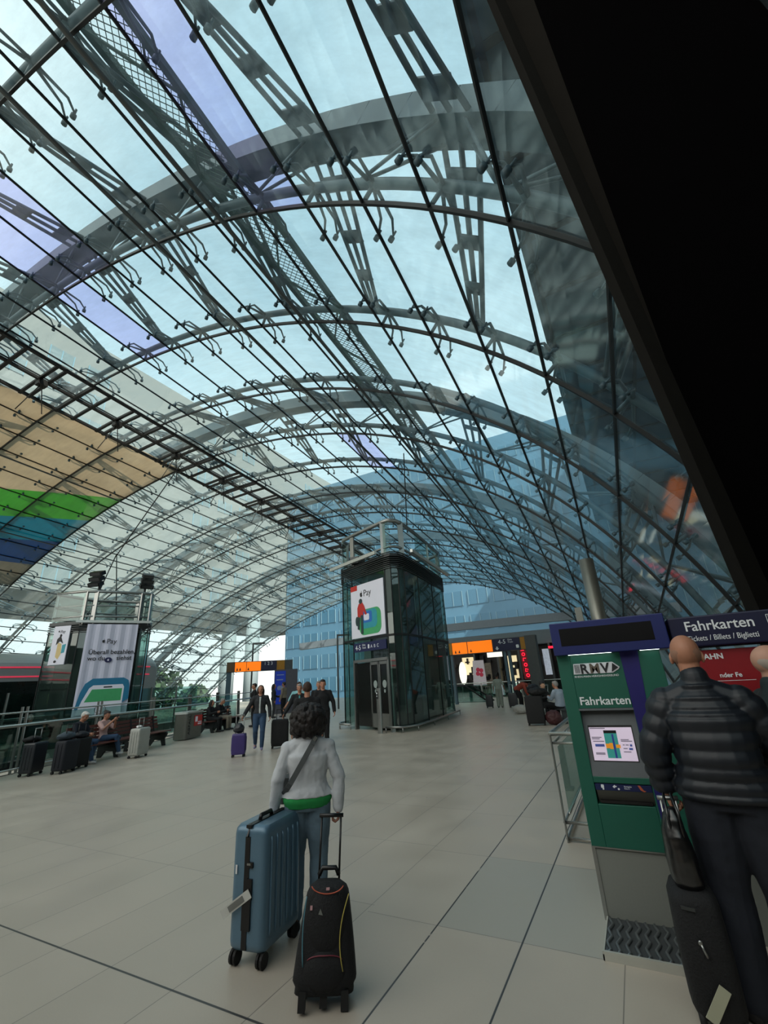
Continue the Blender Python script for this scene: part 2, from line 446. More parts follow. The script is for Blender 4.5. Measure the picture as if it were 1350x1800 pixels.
# a wide dark expansion joint across the hall, broken by wear
nzj = nd(nt, 'ShaderNodeTexNoise', inp={'Scale': 9., 'Detail': 3.})
L(geo.outputs['Position'], nzj.inputs['Vector'])
dj = mth('LESS_THAN', mth('ABSOLUTE', mth('SUBTRACT', sep.outputs[1], 2.37)), .008)
dj = mth('MULTIPLY', dj, mth('LESS_THAN', sep.outputs[0], -1.9))
dl = mth('LESS_THAN', mth('ABSOLUTE', mth('ADD', sep.outputs[0], 1.03)), .006)
dl2 = mth('MULTIPLY', mth('LESS_THAN', mth('ABSOLUTE', mth('ADD', sep.outputs[0], 1.628)), .006), mth('GREATER_THAN', nzj.outputs['Fac'], .35))
jn = mth('MINIMUM', mth('ADD', mth('MULTIPLY', mth('MAXIMUM', ju, jv), .55), mth('MULTIPLY', mth('MAXIMUM', mth('MAXIMUM', dj, dl), dl2), .9)), 1.)
cmb = nd(nt, 'ShaderNodeCombineXYZ'); L(mth('FLOOR', u), cmb.inputs[0]); L(mth('FLOOR', vv), cmb.inputs[1])
wn = nd(nt, 'ShaderNodeTexWhiteNoise'); wn.noise_dimensions = '3D'; L(cmb.outputs[0], wn.inputs[0])
n1 = nd(nt, 'ShaderNodeTexNoise', inp={'Scale': 1.6, 'Detail': 4.}); L(geo.outputs['Position'], n1.inputs['Vector'])
n2 = nd(nt, 'ShaderNodeTexNoise', inp={'Scale': 90., 'Detail': 1.}); L(geo.outputs['Position'], n2.inputs['Vector'])
val = mth('ADD', mth('ADD', mth('MULTIPLY', wn.outputs[0], .12), mth('MULTIPLY', n1.outputs['Fac'], .55)), mth('MULTIPLY', n2.outputs['Fac'], .10))
base = nd(nt, 'ShaderNodeMixRGB', inp={1: (.36, .315, .26, 1), 2: (.58, .51, .425, 1)}); L(val, base.inputs[0])
# two greyer slabs near the ticket machine
def between(x, a, bq): return mth('MULTIPLY', mth('GREATER_THAN', x, a), mth('LESS_THAN', x, bq))
grey = mth('MULTIPLY', between(sep.outputs[0], -1.628, -.43), between(sep.outputs[1], 3.60, 4.935))
gm = nd(nt, 'ShaderNodeMixRGB', inp={2: (.36, .345, .30, 1)}); L(mth('MULTIPLY', grey, .8), gm.inputs[0]); L(base.outputs[0], gm.inputs[1])
# trodden marks and gum
vo = nd(nt, 'ShaderNodeTexVoronoi', inp={'Scale': 1.1, 'Randomness': 1.}); L(geo.outputs['Position'], vo.inputs['Vector'])
sp_ = mth('LESS_THAN', mth('ADD', vo.outputs['Distance'], mth('MULTIPLY', n2.outputs['Fac'], .03)), .030)
dk = nd(nt, 'ShaderNodeMixRGB', inp={2: (.03, .03, .032, 1)}); L(mth('MAXIMUM', jn, mth('MULTIPLY', sp_, .75)), dk.inputs[0]); L(gm.outputs[0], dk.inputs[1])
L(dk.outputs[0], b.inputs['Base Color'])
rr = nd(nt, 'ShaderNodeMapRange', inp={1: .3, 2: .7, 3: .29, 4: .44}); L(n1.outputs['Fac'], rr.inputs[0]); L(rr.outputs[0], b.inputs['Roughness'])
b.inputs['Specular IOR Level'].default_value = .6
bp = nd(nt, 'ShaderNodeBump', inp={'Strength': .5, 'Distance': .003}); L(mth('SUBTRACT', 1., jn), bp.inputs['Height']); L(bp.outputs[0], b.inputs['Normal'])
M_floor = fm
RAIL = [(-10.1, -4.5), (-11.9, .8), (-13.91, 6.5), (-16.25, 12.53), (-18.9, 18.7), (-20.2, 21.5)]
def railx(y):
    for p, q in zip(RAIL, RAIL[1:]):
        if y <= q[1]: return p[0] + (q[0] - p[0]) * (y - p[1]) / (q[1] - p[1])
    return RAIL[-1][0]
m = MB()
far = [(-46, 44), (2.3, 44), (2.6, 5), (8, 5), (8, -4.5)]
poly = [RAIL[i] for i in range(5)] + [(-20.2, 21.5), (-24.5, 21.5)] + [(-34, 21.5), (-34, 26)] + far
poly = [(-10.1, -4.5), (-11.9, .8), (-13.91, 6.5), (-16.25, 12.53), (-18.9, 18.7), (-20.2, 21.5), (-46, 21.5), (-46, 44), (9, 44), (9, -4.5)]
m.prism(poly, -.35, 0); tag(m.build('floor', M_floor), kind='structure')
M_conc = mat('grey_concrete', '6c6f70', .8)
M_dconc = mat('dark_concrete', '303436', .8)
m = MB(); m.prism([(-46, -4.5), (-17.5, -4.5), (-19.6, 2), (-21.5, 9), (-24, 16.5), (-25, 21.5), (-46, 21.5)], -.35, -.004)
tag(m.build('floor', M_floor), 'tiled floor on the far side of the stair well', kind='structure')
m = MB(); m.bb((-46, -4.5, -4.4), (-9, 22, -4.2)); tag(m.build('floor', M_dconc), kind='structure')
m = MB()
for i in range(5):
    p, q = RAIL[i], RAIL[i + 1]; m.beam((p[0], p[1], -.2), (q[0], q[1], -.2), .06, .42)
tag(m.build('trim_1', M_steeld), kind='structure')

# outside ground
M_ground = mat('outside_ground', '50534e', .9, scale=.5)
m = MB(); m.bb((-160, -60, -5.2), (80, 200, -5.0)); tag(m.build('ground', M_ground), kind='structure')

# the inclined dark portal at the right
M_pit = mat('shade_black_cladding', (.0022, .0021, .0025), .95, spec=.02)  # near-black colour carries the unlit shade of the portal
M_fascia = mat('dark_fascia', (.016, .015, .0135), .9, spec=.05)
A1 = V3((1.05, 4.90, 1.98)); A2 = V3((.155, 1.96, 6.27)); B1 = V3((1.02, 4.83, 2.38)); B2 = V3((.40, 2.06, 6.23))
dA = (A2 - A1); dB = (B2 - B1)
def onA(z): return A1 + dA * ((z - A1.z) / dA.z)
def onB(z): return B1 + dB * ((z - B1.z) / dB.z)
Z0, Z1 = 0.0, 10.5
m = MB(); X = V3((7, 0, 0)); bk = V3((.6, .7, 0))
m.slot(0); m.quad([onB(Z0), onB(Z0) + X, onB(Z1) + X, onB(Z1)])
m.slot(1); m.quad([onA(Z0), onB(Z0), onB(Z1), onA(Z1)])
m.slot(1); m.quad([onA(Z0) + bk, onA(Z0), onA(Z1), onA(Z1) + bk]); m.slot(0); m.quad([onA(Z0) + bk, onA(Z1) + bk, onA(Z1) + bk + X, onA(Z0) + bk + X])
tag(m.build('wall_right', [M_pit, M_fascia]), 'sloping end wall blackened for its shade, with a dark grey reveal at the right', kind='structure')
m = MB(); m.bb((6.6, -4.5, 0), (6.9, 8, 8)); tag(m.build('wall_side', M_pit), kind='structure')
m = MB(); m.bb((-50, -4.9, 0), (7, -4.5, 5.0)); tag(m.build('wall_back', M_dconc), kind='structure')

# buildings outside the glass
def facade(name, label, x0, x1, y0, y1, z0, z1, m_wall, m_win, face, du, dz, ww, wh, skip=lambda i, j: False, base=1.2):
    g = empty(name, ((x0 + x1) / 2, (y0 + y1) / 2, z0), 0, label, 'building'); o = -g.location
    MB().bb(V3((x0, y0, z0)) + o, V3((x1, y1, z1)) + o).build('wall', m_wall, g)
    nu = int(((x1 - x0) if face in '-y' else (y1 - y0)) / du); nz_ = int((z1 - z0) / dz); cnt = 0
    for j in range(nz_):
        wm = MB(); fr = MB(); z = z0 + base + j * dz
        if z + wh > z1: continue
        for i in range(nu):
            if skip(i, j): continue
            if face == '-y':
                cx = x0 + (i + .5) * du; wm.bb(V3((cx - ww / 2, y0 - .08, z)) + o, V3((cx + ww / 2, y0 + .1, z + wh)) + o)
                for sx in (-1, 0, 1): fr.bb(V3((cx + sx * ww / 2 - .035, y0 - .16, z)) + o, V3((cx + sx * ww / 2 + .035, y0 - .02, z + wh)) + o)
            else:
                cy = y0 + (i + .5) * du; wm.bb(V3((x1 - .1, cy - ww / 2, z)) + o, V3((x1 + .08, cy + ww / 2, z + wh)) + o)
                for sx in (-1, 0, 1): fr.bb(V3((x1 + .02, cy + sx * ww / 2 - .06, z)) + o, V3((x1 + .16, cy + sx * ww / 2 + .06, z + wh)) + o)
        wo = wm.build('window_row', m_win, g); fr.build('frame', M_frame, wo)
    return g
M_frame = mat('pale_blue_frame', '7a9fb0', .5)
M_bl = mat('blue_grey_cladding', '4f7d99', .5, var=.25, scale=.15)
M_blw = mat('blue_tinted_glazing', '40708c', .35, .1)
M_pale = mat('pale_cladding', '868c8b', .6, var=.12, scale=.2)
M_win = mat('window_glazing', '7f8f93', .35, .1)
M_soff = mat('dark_blue_soffit', '2a3f4c', .5, var=.3, scale=.2)
facade('office_building', 'blue grey glazed office facade rising across the far end beyond the glass roof', -59.8, 60, 70, 84, -5, 41.0, M_bl, M_blw, '-y', 4.2, 4.0, 3.2, 2.4)
facade('office_building', 'pale office building with window rows high on the left beyond the glass roof', -84, -60, -30, 90, 13.6, 50.5, M_pale, M_win, '+x', 5.0, 4.2, 3.0, 2.2, lambda i, j: (i // 3) % 2 == 0)
g = empty('office_building', (20, 40, 22), 0, 'dark office block overhanging the right side of the glass roof', 'building')
m = MB(); m.bb((-20.5, -48, 0), (44, 29.5, 12.5)); m.build('block', M_soff, g)
m = MB()
for i in range(19): m.bb((-20.5 + 0, -47 + i * 4.1, -.08), (44, -46.7 + i * 4.1, 0))
for i in range(12): m.bb((-20.2 + i * 4.8, -48, -.08), (-19.95 + i * 4.8, 29.5, 0))
m.build('soffit_joints', M_black, g)
M_conc2 = mat('pale_concrete_column', '8fa0a6', .7)
for x, y, lb in ((-58.5, 54.3, 'left one of two tall round concrete columns beyond the left flank'), (-56.0, 57.2, 'right one of two tall round concrete columns beyond the left flank')):
    m = MB(); m.tube([(0, 0, -5), (0, 0, 14)], 1.25, 20); o = m.build('concrete_column', M_conc2, None, True); o.location = (x * 1.08, y * 1.08, 0)
    tag(o, lb, 'column')
# trees beyond the left flank
M_leaf = mat('tree_leaves', '3f5b3a', .8, var=.4, scale=2.); M_trunk = mat('tree_bark', '3b2f26', .9)
tr = [(-68, 42, 6.5), (-66, 48, 7.5), (-72, 38, 6.0), (-63, 52, 5.5), (-70, 33, 5.0)]
tn = ['tallest bushy tree beyond the left glass flank', 'tree behind the columns beyond the left flank', 'middle tree of the clump beyond the left flank', 'low tree just left of the pale columns', 'leftmost tree seen beyond the silver kiosk']
for (x, y, h), lb in zip(tr, [tn[2], tn[0], tn[1], tn[3], tn[4]]):
    g = empty('tree', (x, y, -5), 0, lb, 'tree', None)
    MB().tube([(0, 0, 0), (0, 0, h * .8)], [.3, .15], 8).build('trunk', M_trunk, g, True)
    m = MB(); R_ = random.Random(int(x * 7))
    for i in range(420):
        a, ph, r = R_.uniform(0, 2 * PI), R_.uniform(-1, 1), R_.uniform(.5, 1)
        c = V3((math.cos(a) * math.sqrt(1 - ph * ph) * h * .42 * r, math.sin(a) * math.sqrt(1 - ph * ph) * h * .42 * r, h * .95 + ph * h * .45 * r))
        n_ = V3((R_.uniform(-1, 1), R_.uniform(-1, 1), R_.uniform(-1, 1))).normalized(); t_ = n_.orthogonal(); q_ = n_.cross(t_); s_ = R_.uniform(.25, .5)
        m.quad([c + t_ * s_, c + q_ * s_, c - t_ * s_, c - q_ * s_])
    m.build('foliage', M_leaf, g)

# ------------------------------------------------------------------ stainless column and glass guard rail by the ticket machine
m = MB(); m.tube([(0, 0, 0), (0, 0, 3.35)], .115, 24); m.tube([(0, 0, 0), (0, 0, .04)], .135, 24)
o = m.build('steel_column', mat('stainless', '8d8a80', .35, .8), None, True); o.location = (-.34, 8.0, 0)
tag(o, 'round stainless steel column behind the green ticket machine', 'column')
m = MB(); m.bb((-.05, -.05, 0), (.05, .05, 2.55)); m.bb((-.09, -.09, 0), (.09, .09, .03)); o = m.build('square_post', mat('grey_post', '7f827c', .5, .3)); o.location = (-.60, 7.75, 0)
tag(o, 'slim square post standing beside the round steel column', 'post')
gr = empty('guard_rail', (-.98, 5.56, 0), 0, 'steel guard rail with glass infill behind the green ticket machine', 'railing')
m = MB()
for x, y in ((0, 0), (0, 1.6), (0, 3.2), (1.1, 0)):
    m = MB(); m.bb((x - .006, y - .03, 0), (x + .006, y + .03, .98)); m.build('post', M_steel, gr)
m = MB(); m.tube([(1.3, 0, .99), (0, 0, .99), (0, 3.3, .99)], .022, 12); m.tube([(1.3, 0, .90), (.02, 0, .90)], .014); m.tube([(0.02, 0, .90), (.02, 3.3, .90)], .014)
m.build('hand_rail', M_rail, gr, True)
m = MB(); m.tube([(1.3, 0, .17), (0, 0, .17), (0, 3.3, .17)], .016, 12); m.tube([(1.3, 0, .03), (0, 0, .03), (0, 3.3, .03)], .016, 12); m.tube([(.06, 0, .25), (.06, 3.3, .25)], .012); m.build('lower_rail', M_rail, gr, True)
for a, b_ in (((.05, .04, .25), (.055, 1.55, .86)), ((.05, 1.65, .25), (.055, 3.15, .86))):
    MB().bb(a, b_).build('glass_panel', M_bal, gr)

# ------------------------------------------------------------------ helpers for standing panels
class Face:
    """a vertical face from a to b (seen from the side where a is on the left); p(u, z, out)"""
    def __init__(s, a, b, org=(0, 0, 0)):
        s.o = V3((a[0], a[1], 0)) - V3(org); s.d = V3((b[0] - a[0], b[1] - a[1], 0)); s.w = s.d.length; s.d.normalize()
        s.n = V3((s.d.y, -s.d.x, 0)); s.ang = math.atan2(s.d.y, s.d.x)
    def p(s, u, z, out=0.): return s.o + s.d * u + V3((0, 0, z)) + s.n * out
    def box(s, mb, u0, u1, z0, z1, o0, o1):
        c = s.p((u0 + u1) / 2, (z0 + z1) / 2, (o0 + o1) / 2)
        return mb.box(c, (abs(u1 - u0), abs(o1 - o0), abs(z1 - z0)), Matrix.Rotation(s.ang, 3, 'Z'))
    def shape(s, mb, poly, out, th=.004):
        return mb.plate([s.p(u, z, out) for u, z in poly], th, s.n)
    def mw(s, u, z, out): return face_mw(s.p(u, z, out), s.ang)
def disc(cu, cz, ru, rz, n=20, rot=0): return [(cu + ru * math.cos(2 * PI * k / n) * math.cos(rot) - rz * math.sin(2 * PI * k / n) * math.sin(rot), cz + ru * math.cos(2 * PI * k / n) * math.sin(rot) + rz * math.sin(2 * PI * k / n) * math.cos(rot)) for k in range(n)]
def shift(poly, du, dz): return [(a + du, b + dz) for a, b in poly]
def apple(cu, cz, s):
    """outline of a bitten fruit with its leaf: two polygons"""
    P = [(0, .38), (.18, .46), (.34, .42), (.42, .32), (.31, .18), (.29, .02), (.36, -.12), (.46, -.19), (.38, -.38), (.24, -.56), (.12, -.60), (0, -.55), (-.14, -.60), (-.28, -.52), (-.42, -.28), (-.48, .0), (-.44, .26), (-.30, .42), (-.14, .45)]
    Lf = [(.0, .52), (.02, .66), (.12, .78), (.24, .82), (.22, .68), (.12, .56)]
    return [[(cu + a * s, cz + b * s) for a, b in q] for q in (P, Lf)]
M_ink = mat('dark_print', '17181c', .6); M_poster = mat('poster_white', 'cfd0db', .5, var=.03, scale=3, emit=.10)
M_red = mat('red_print', 'b3261e', .5, emit=.05); M_pgreen = mat('print_green', '3f9c62', .5, emit=.05); M_pteal = mat('print_teal', '2b8f9e', .5, emit=.05); M_pblue = mat('print_blue', '2366b0', .5, emit=.05)
M_skin = mat('skin', 'a8755c', .55, var=.08, scale=20); M_skind = mat('tanned_skin', '7d5140', .55, var=.08, scale=20)
M_shaft = mat('dark_lift_shaft', '151c1b', .35, var=.4, scale=1.2); M_panel = mat('grey_green_panel', '3c4a47', .3, .2, .15, 1.)
M_bright = mat('pale_metal', 'c3c6c2', .35, .4)

# ------------------------------------------------------------------ glass lift tower in the middle
lift = empty('glass_lift_tower', (-8.8, 17.3, 0), 0, 'glass lift tower mid hall with a white poster above its steel door', 'lift')
org = lift.location
dF = V3((.924, -.382, 0)); D0 = V3((-9.43, 15.05, 0))
outl = [(-10.25, 15.95), (-10.22, 15.55), (-10.05, 15.31), (-9.43, 15.05), (-7.47, 14.24), (-7.18, 14.18), (-6.98, 14.38), (-6.92, 14.75), (-7.00, 16.2), (-7.22, 18.2), (-7.45, 20.2), (-7.7, 20.7), (-8.2, 20.9), (-10.6, 21.0), (-11.1, 20.5)]
def loop(pts): return list(zip(pts, pts[1:] + pts[:1]))
fc = Face(D0, D0 + dF, org); DW = 2.12
for i, (a, b) in enumerate(loop(outl)):
    f = Face(a, b, org); m = MB()
    for z0, z1 in ((2.38 if i == 3 else .12, 3.08), (3.13, 5.62)):
        m.quad([f.p(0, z0), f.p(f.w, z0), f.p(f.w, z1), f.p(0, z1)])
    g = m.build('glass_wall', M_lift, lift)
    m = MB(); f.box(m, -.015, .015, .1, 5.65, -.015, .02); m.build('joint', M_bar, lift)
m = MB()
for a, b in loop(outl):
    f = Face(a, b, org); f.box(m, 0, f.w, 3.07, 3.14, -.02, .035)
m.build('transom', M_bar, lift)
m = MB()
for k in range(9):
    for a, b in loop(outl):
        f = Face(a, b, org); f.box(m, -.02, f.w + .02, 5.50 + k * .075, 5.52 + k * .075, .0, .06)
m.build('louvre', M_steeld, lift)
inn = []
c0 = V3((-8.9, 17.4, 0))
for x, y in outl: v = V3((x, y, 0)); inn.append(tuple((c0 + (v - c0) * .86 - org)[:2]))
core = [(inn[3][0] + .55, inn[3][1] - .1), (inn[4][0] - .1, inn[4][1] + .1), (inn[6][0] - .25, inn[6][1] + .9), inn[9], inn[11], inn[12], inn[13], (inn[13][0] + .3, inn[3][1] + 1.5)]
m = MB(); m.prism(core, .02, 5.9); m.build('shaft', M_shaft, lift)
f = Face((-6.99, 15.9), (-7.5, 20.2), org)
m = MB(); f.box(m, 0.15, f.w, .35, 5.4, -.14, -.10); m.build('side_panel', M_panel, lift)
m = MB(); f.box(m, .3, .9, 3.3, 5.3, -.095, -.07); f.box(m, -.95, -.45, .5, 2.6, -.42, -.38); m.build('reflection_panel', mat('pale_green_reflection', '516a63', .4), lift)  # pale colour stands in for the bright reflection in the corner glass
m = MB(); m.prism([tuple((c0 + (V3((x, y, 0)) - c0) * 1.01 - org)[:2]) for x, y in outl], 5.95, 6.07); m.build('roof_slab', M_steeld, lift)
for a, b, mm in ((V3((-10.45, 15.47, 0)), V3((-7.55, 14.27, 0)), 0), (V3((-6.72, 14.6, 0)), V3((-7.15, 19.6, 0)), 1)):
    m = MB(); m.beam(a - org + V3((0, 0, 6.13)) + (V3((-.12, -.3, 0)) if not mm else V3((.25, 0, 0))), b - org + V3((0, 0, 6.13)) + (V3((-.12, -.3, 0)) if not mm else V3((.25, 0, 0))), .10, .12); m.build('canopy_beam', M_bright, lift)
ro = [V3((x, y, 0)) - org for x, y in outl]
def rnd(pts, z, k=1.0): 
    c = c0 - org; q = [c + (p - c) * k + V3((0, 0, z)) for p in pts]; return q + q[:1]
for z, r in ((6.36, .05), (7.42, .085)):
    m = MB(); m.tube(rnd(ro, z, .97), r, 8); m.build('top_rail', M_steel, lift, True)
for i in (0, 3, 4, 7, 9, 11, 13, 14):
    p = c0 - org + (ro[i] - (c0 - org)) * .97; d = (p - (c0 - org)).normalized()
    m = MB(); m.beam(p + V3((0, 0, 6.05)), p + V3((0, 0, 7.42)), .07, .20, d.cross(V3((0, 0, 1)))); m.build('rail_post', M_steel, lift)
for i in (0, 1, 13, 14, 9, 10, 11, 4, 8):
    a, b = ro[i], ro[(i + 1) % len(ro)]
    m = MB(); m.quad([a + V3((0, 0, 6.1)), b + V3((0, 0, 6.1)), b + V3((0, 0, 7.35)), a + V3((0, 0, 7.35))]); m.build('rail_glass', M_bal, lift)
# roof machinery
m = MB(); R_ = random.Random(3)
for i in range(14): m = MB(); m.box((R_.uniform(-.9, 1.0), R_.uniform(-2.4, 2.4), 6.15 + R_.uniform(0, .12)), (R_.uniform(.2, .6), R_.uniform(.2, .7), R_.uniform(.1, .3))); m.build('roof_machinery', M_steeld, lift)
# door
m = MB()
for u0, u1, z0, z1 in ((0, .08, 0, 2.38), (DW - .08, DW, 0, 2.38), (0, DW, 2.28, 2.38)): fc.box(m, u0, u1, z0, z1, -.1, .05)
fr = m.build('door_frame', M_steel, lift)
m = MB(); fc.box(m, .08, .98, .12, 2.26, -.06, -.02); m.build('side_light', mat('dark_door_glass', '1b1d1c', .15), lift)
for u in (.98, 1.50):
    m = MB()
    for a in ((u, u + .06, .1, 2.26), (u + .44, u + .5, .1, 2.26), (u, u + .5, .1, .55), (u, u + .5, 2.16, 2.26)): fc.box(m, a[0], a[1], a[2], a[3], -.06, 0)
    dl_ = m.build('door', M_steel, lift)
    m = MB(); fc.box(m, u + .06, u + .44, .55, 2.16, -.04, -.03); m.build('door_glass', mat('dark_door_glass', '1b1d1c', .15), dl_)
    m = MB(); fc.shape(m, disc(u + .25, 1.5, .11, .13, 20), -.028); fc.shape(m, disc(u + .25, 1.27, .05, .06, 12), -.028); m.build('door_emblem', mat('door_mark', '8f9a98', .5), dl_)
m = MB(); m.prism([tuple(fc.p(1.95 + .1 * math.cos(a), 0, .42 + .07 * math.sin(a))[:2]) for a in [2 * PI * k / 16 for k in range(16)]], 0, 1.38)
cp = m.build('call_post', M_steel, lift)
m = MB(); fc.box(m, 1.90, 2.0, 1.05, 1.28, .485, .50); m.build('button_panel', M_ink, cp)
m = MB(); fc.shape(m, disc(1.95, 1.22, .03, .03), .50); fc.shape(m, disc(1.95, 1.13, .02, .02), .50); m.build('button', M_txt, cp)
# poster over the door
m = MB(); fc.box(m, -.02, 2.06, 3.17, 5.2, .03, .06); ps = m.build('poster', M_poster, lift)
def decal(f, polys, out, mt, par, nm, th=.003):
    m = MB()
    for q in polys: f.shape(m, q, out, th)
    return m.build(nm, mt, par)
decal(fc, [[(-.02, 5.0), (.42, 5.0), (.42, 5.2), (-.02, 5.2)]], .06, M_red, ps, 'red_corner_tag')
decal(fc, apple(.68, 4.80, .17), .061, M_ink, ps, 'fruit_emblem')
text('Pay', 'lettering', M_ink, ps, .36, fc.mw(.82, 4.70, .063))
decal(fc, [rrect(1.35, .95, .28, 6, 1.18, 3.72)], .061, M_pgreen, ps, 'green_shape')
decal(fc, [rrect(1.0, .68, .2, 6, 1.12, 3.82)], .064, M_pteal, ps, 'teal_shape')
decal(fc, [rrect(.6, .42, .1, 6, 1.02, 3.9)], .067, M_pblue, ps, 'blue_shape')
decal(fc, [rrect(.34, .24, .06, 6, .98, 3.9)], .070, M_poster, ps, 'phone_shape')
decal(fc, [[(.42, 4.30), (.52, 4.46), (.75, 4.48), (.86, 4.34), (1.02, 4.0), (.92, 3.98), (.80, 4.16), (.78, 3.9), (.42, 3.95)]], .073, M_red, ps, 'red_jacket_figure')
decal(fc, [disc(.64, 4.54, .11, .10), [(.46, 4.0), (.40, 3.5), (.52, 3.46), (.58, 3.9)], [(.62, 4.0), (.62, 3.30), (.76, 3.30), (.78, 4.0)], disc(.38, 3.8, .1, .18)], .076, mat('print_dark_teal', '233a3c', .5), ps, 'dark_trousers_figure')
# platform sign above the door
m = MB(); fc.box(m, .10, 2.06, 2.66, 2.98, .03, .06); sg = m.build('platform_sign', M_navy, lift)
text('4-5', 'lettering', M_txt, sg, .26, fc.mw(.2, 2.73, .063)); text('Gleis\nTrack', 'small_lettering', M_txt, sg, .10, fc.mw(.63, 2.86, .063))
text('A  B  C', 'lettering', M_txt, sg, .16, fc.mw(1.15, 2.76, .063)); decal(fc, [rrect(.09, .15, .03, 4, 1.03, 2.82)], .061, M_txt, sg, 'lift_symbol')
# kick rails round the foot
m = MB(); pts = [V3((x, y, 0)) - org for x, y in ((-7.62, 14.0), (-7.0, 14.0), (-6.72, 14.6), (-6.8, 16.2), (-7.02, 18.2), (-7.3, 20.4))]
m.tube([p + V3((0, 0, .17)) for p in pts], .035, 8)
for p in pts[::1]: m.tube([p, p + V3((0, 0, .17))], .02, 6)
m.build('kick_rail', M_steel, lift, True)
m = MB(); pts = [V3((x, y, 0)) - org for x, y in ((-9.6, 14.95), (-10.2, 15.15), (-10.45, 15.5), (-10.5, 16.2))]
m.tube([p + V3((0, 0, .17)) for p in pts], .035, 8)
for p in pts: m.tube([p, p + V3((0, 0, .17))], .02, 6)
m.build('kick_rail', M_steel, lift, True)
# hanging cable over the lift
P, n_, t_ = vault(1, 3.36); Pc = min((vault(1 + .02 * i, 3.36) for i in range(300)), key=lambda q: abs(q[0].x + 7.1))[0]
m = MB(); m.tube([Pc, (-7.3, 16.2, 7.44)], .025, 6); tag(m.build('hanging_cable', M_bar), 'thin dark cable hanging from the glass roof to the middle lift tower', 'cable')

# ------------------------------------------------------------------ second lift tower, left
lt = empty('glass_lift_tower', (-19.7, 11.6, 0), 0, 'smaller looking glass lift tower at the left with a long white hanging banner', 'lift'); org = lt.location
ou = [(-21.0, 9.9), (-20.8, 9.75), (-19.5, 10.22), (-19.25, 10.5), (-18.35, 12.0), (-18.3, 12.4), (-18.6, 12.7), (-20.1, 13.3), (-20.5, 13.2), (-21.4, 11.6)]
zb = -4.2
for i, (a, b) in enumerate(loop(ou)):
    f = Face(a, b, org); m = MB()
    for z0, z1 in ((-1.1, 1.95), (2.0, 4.15)): m.quad([f.p(0, z0), f.p(f.w, z0), f.p(f.w, z1), f.p(0, z1)])
    m.build('glass_wall', M_lift, lt); m = MB(); f.box(m, -.015, .015, -1.1, 4.2, -.015, .02); m.build('joint', M_bar, lt)
c0b = V3((-19.8, 11.6, 0)) 
m = MB(); m.prism([tuple((c0b + (V3((x, y, 0)) - c0b) * .80 - org)[:2]) for x, y in ou], -4.2, 4.3); m.build('shaft', M_shaft, lt)
m = MB(); m.prism([tuple((c0b + (V3((x, y, 0)) - c0b) * 1.02 - org)[:2]) for x, y in ou], 4.45, 4.56); m.build('roof_slab', M_steeld, lt)
m = MB()
for k in range(5):
    for a, b in loop(ou): f = Face(a, b, org + V3((0, 0, 0))); f.box(m, -.02, f.w + .02, 4.1 + k * .08 , 4.12 + k * .08, 0, .06)
m.build('louvre', M_steeld, lt)
f = Face((-19.35, 10.3), (-18.2, 12.2), org); m = MB(); f.box(m, -.3, f.w + .15, 4.46, 4.56, .1, .22); m.build('canopy_beam', M_bright, lt)
ro = [V3((x, y, 0)) - org for x, y in ou]; cc = V3((c0b.x - org.x, c0b.y - org.y, 0))
for z, r in ((4.75, .04), (5.2, .03), (5.78, .06)):
    m = MB(); q = [cc + (p - cc) * .98 + V3((0, 0, z)) for p in ro]; m.tube([V3((p.x, p.y, z + 4.2 - 4.2)) for p in q] + [q[0]], r, 8); m.build('top_rail', M_steel, lt, True)
for i in (0, 2, 3, 4, 5, 7, 8, 9):
    p = cc + (ro[i] - cc) * .98; m = MB(); m.beam(V3((p.x, p.y, 4.4)), V3((p.x, p.y, 5.78)), .06, .16, (p - V3((cc.x, cc.y, p.z))).cross(V3((0, 0, 1)))); m.build('rail_post', M_steel, lt)
for i in (0, 1, 8, 9, 4, 6):
    a, b = ro[i], ro[(i + 1) % len(ro)]; m = MB(); m.quad([V3((a.x, a.y, 4.6)), V3((b.x, b.y, 4.6)), V3((b.x, b.y, 5.75)), V3((a.x, a.y, 5.75))]); m.build('rail_glass', M_bal, lt)
# banner on the left tower
f = Face((-19.28, 10.45), (-18.33, 12.05), org); BW = f.w
bn = empty('hanging_banner', f.p(0, 1.3, .25) + org, 0, 'long white hanging banner with blue and green phone picture on the left lift tower', 'banner')
fb_ = Face((0, 0), (f.d.x, f.d.y), (0, 0, 1.3)); 
class Off(Face):
    pass
fb_.o = V3((0, 0, -1.3))
m = MB(); n = 24; rings = []
for i in range(n + 1):
    u = -.05 + (BW - .05) * i / n; o_ = .02 * math.sin(i * 1.3) 
    rings.append([fb_.p(u - .0, .95, o_ - .02), fb_.p(u, 4.40, o_ - .02), fb_.p(u, 4.40, o_ - .012), fb_.p(u, .95, o_ - .012)])
m.loft(rings); m.build('cloth', mat('banner_cloth', 'c4c5d6', .7, var=.04, emit=.04), bn)
decal(fb_, apple(.60, 3.72, .11), .02, M_ink, bn, 'fruit_emblem'); text('Pay', 'lettering', M_ink, bn, .26, fb_.mw(.70, 3.63, .03))
text('Überall bezahlen,\nwo du      siehst', 'lettering', M_ink, bn, .235, fb_.mw(.14, 3.22, .03), bold=.003)
decal(fb_, [disc(.86, 2.99, .13, .10)], .025, mat('print_navy', '1a1d4d', .5), bn, 'round_emblem'); decal(fb_, apple(.86, 2.99, .065), .029, M_poster, bn, 'fruit_emblem')
decal(fb_, [[(.0, 1.2), (.1, 1.8), (.22, 2.12), (.45, 2.3), (1.5, 2.3), (1.68, 2.2), (1.74, 2.0), (1.76, 1.5), (1.6, 1.4), (1.4, 1.2)]], .024, mat('banner_blue', '1d6f93', .5, emit=.05), bn, 'blue_shape')
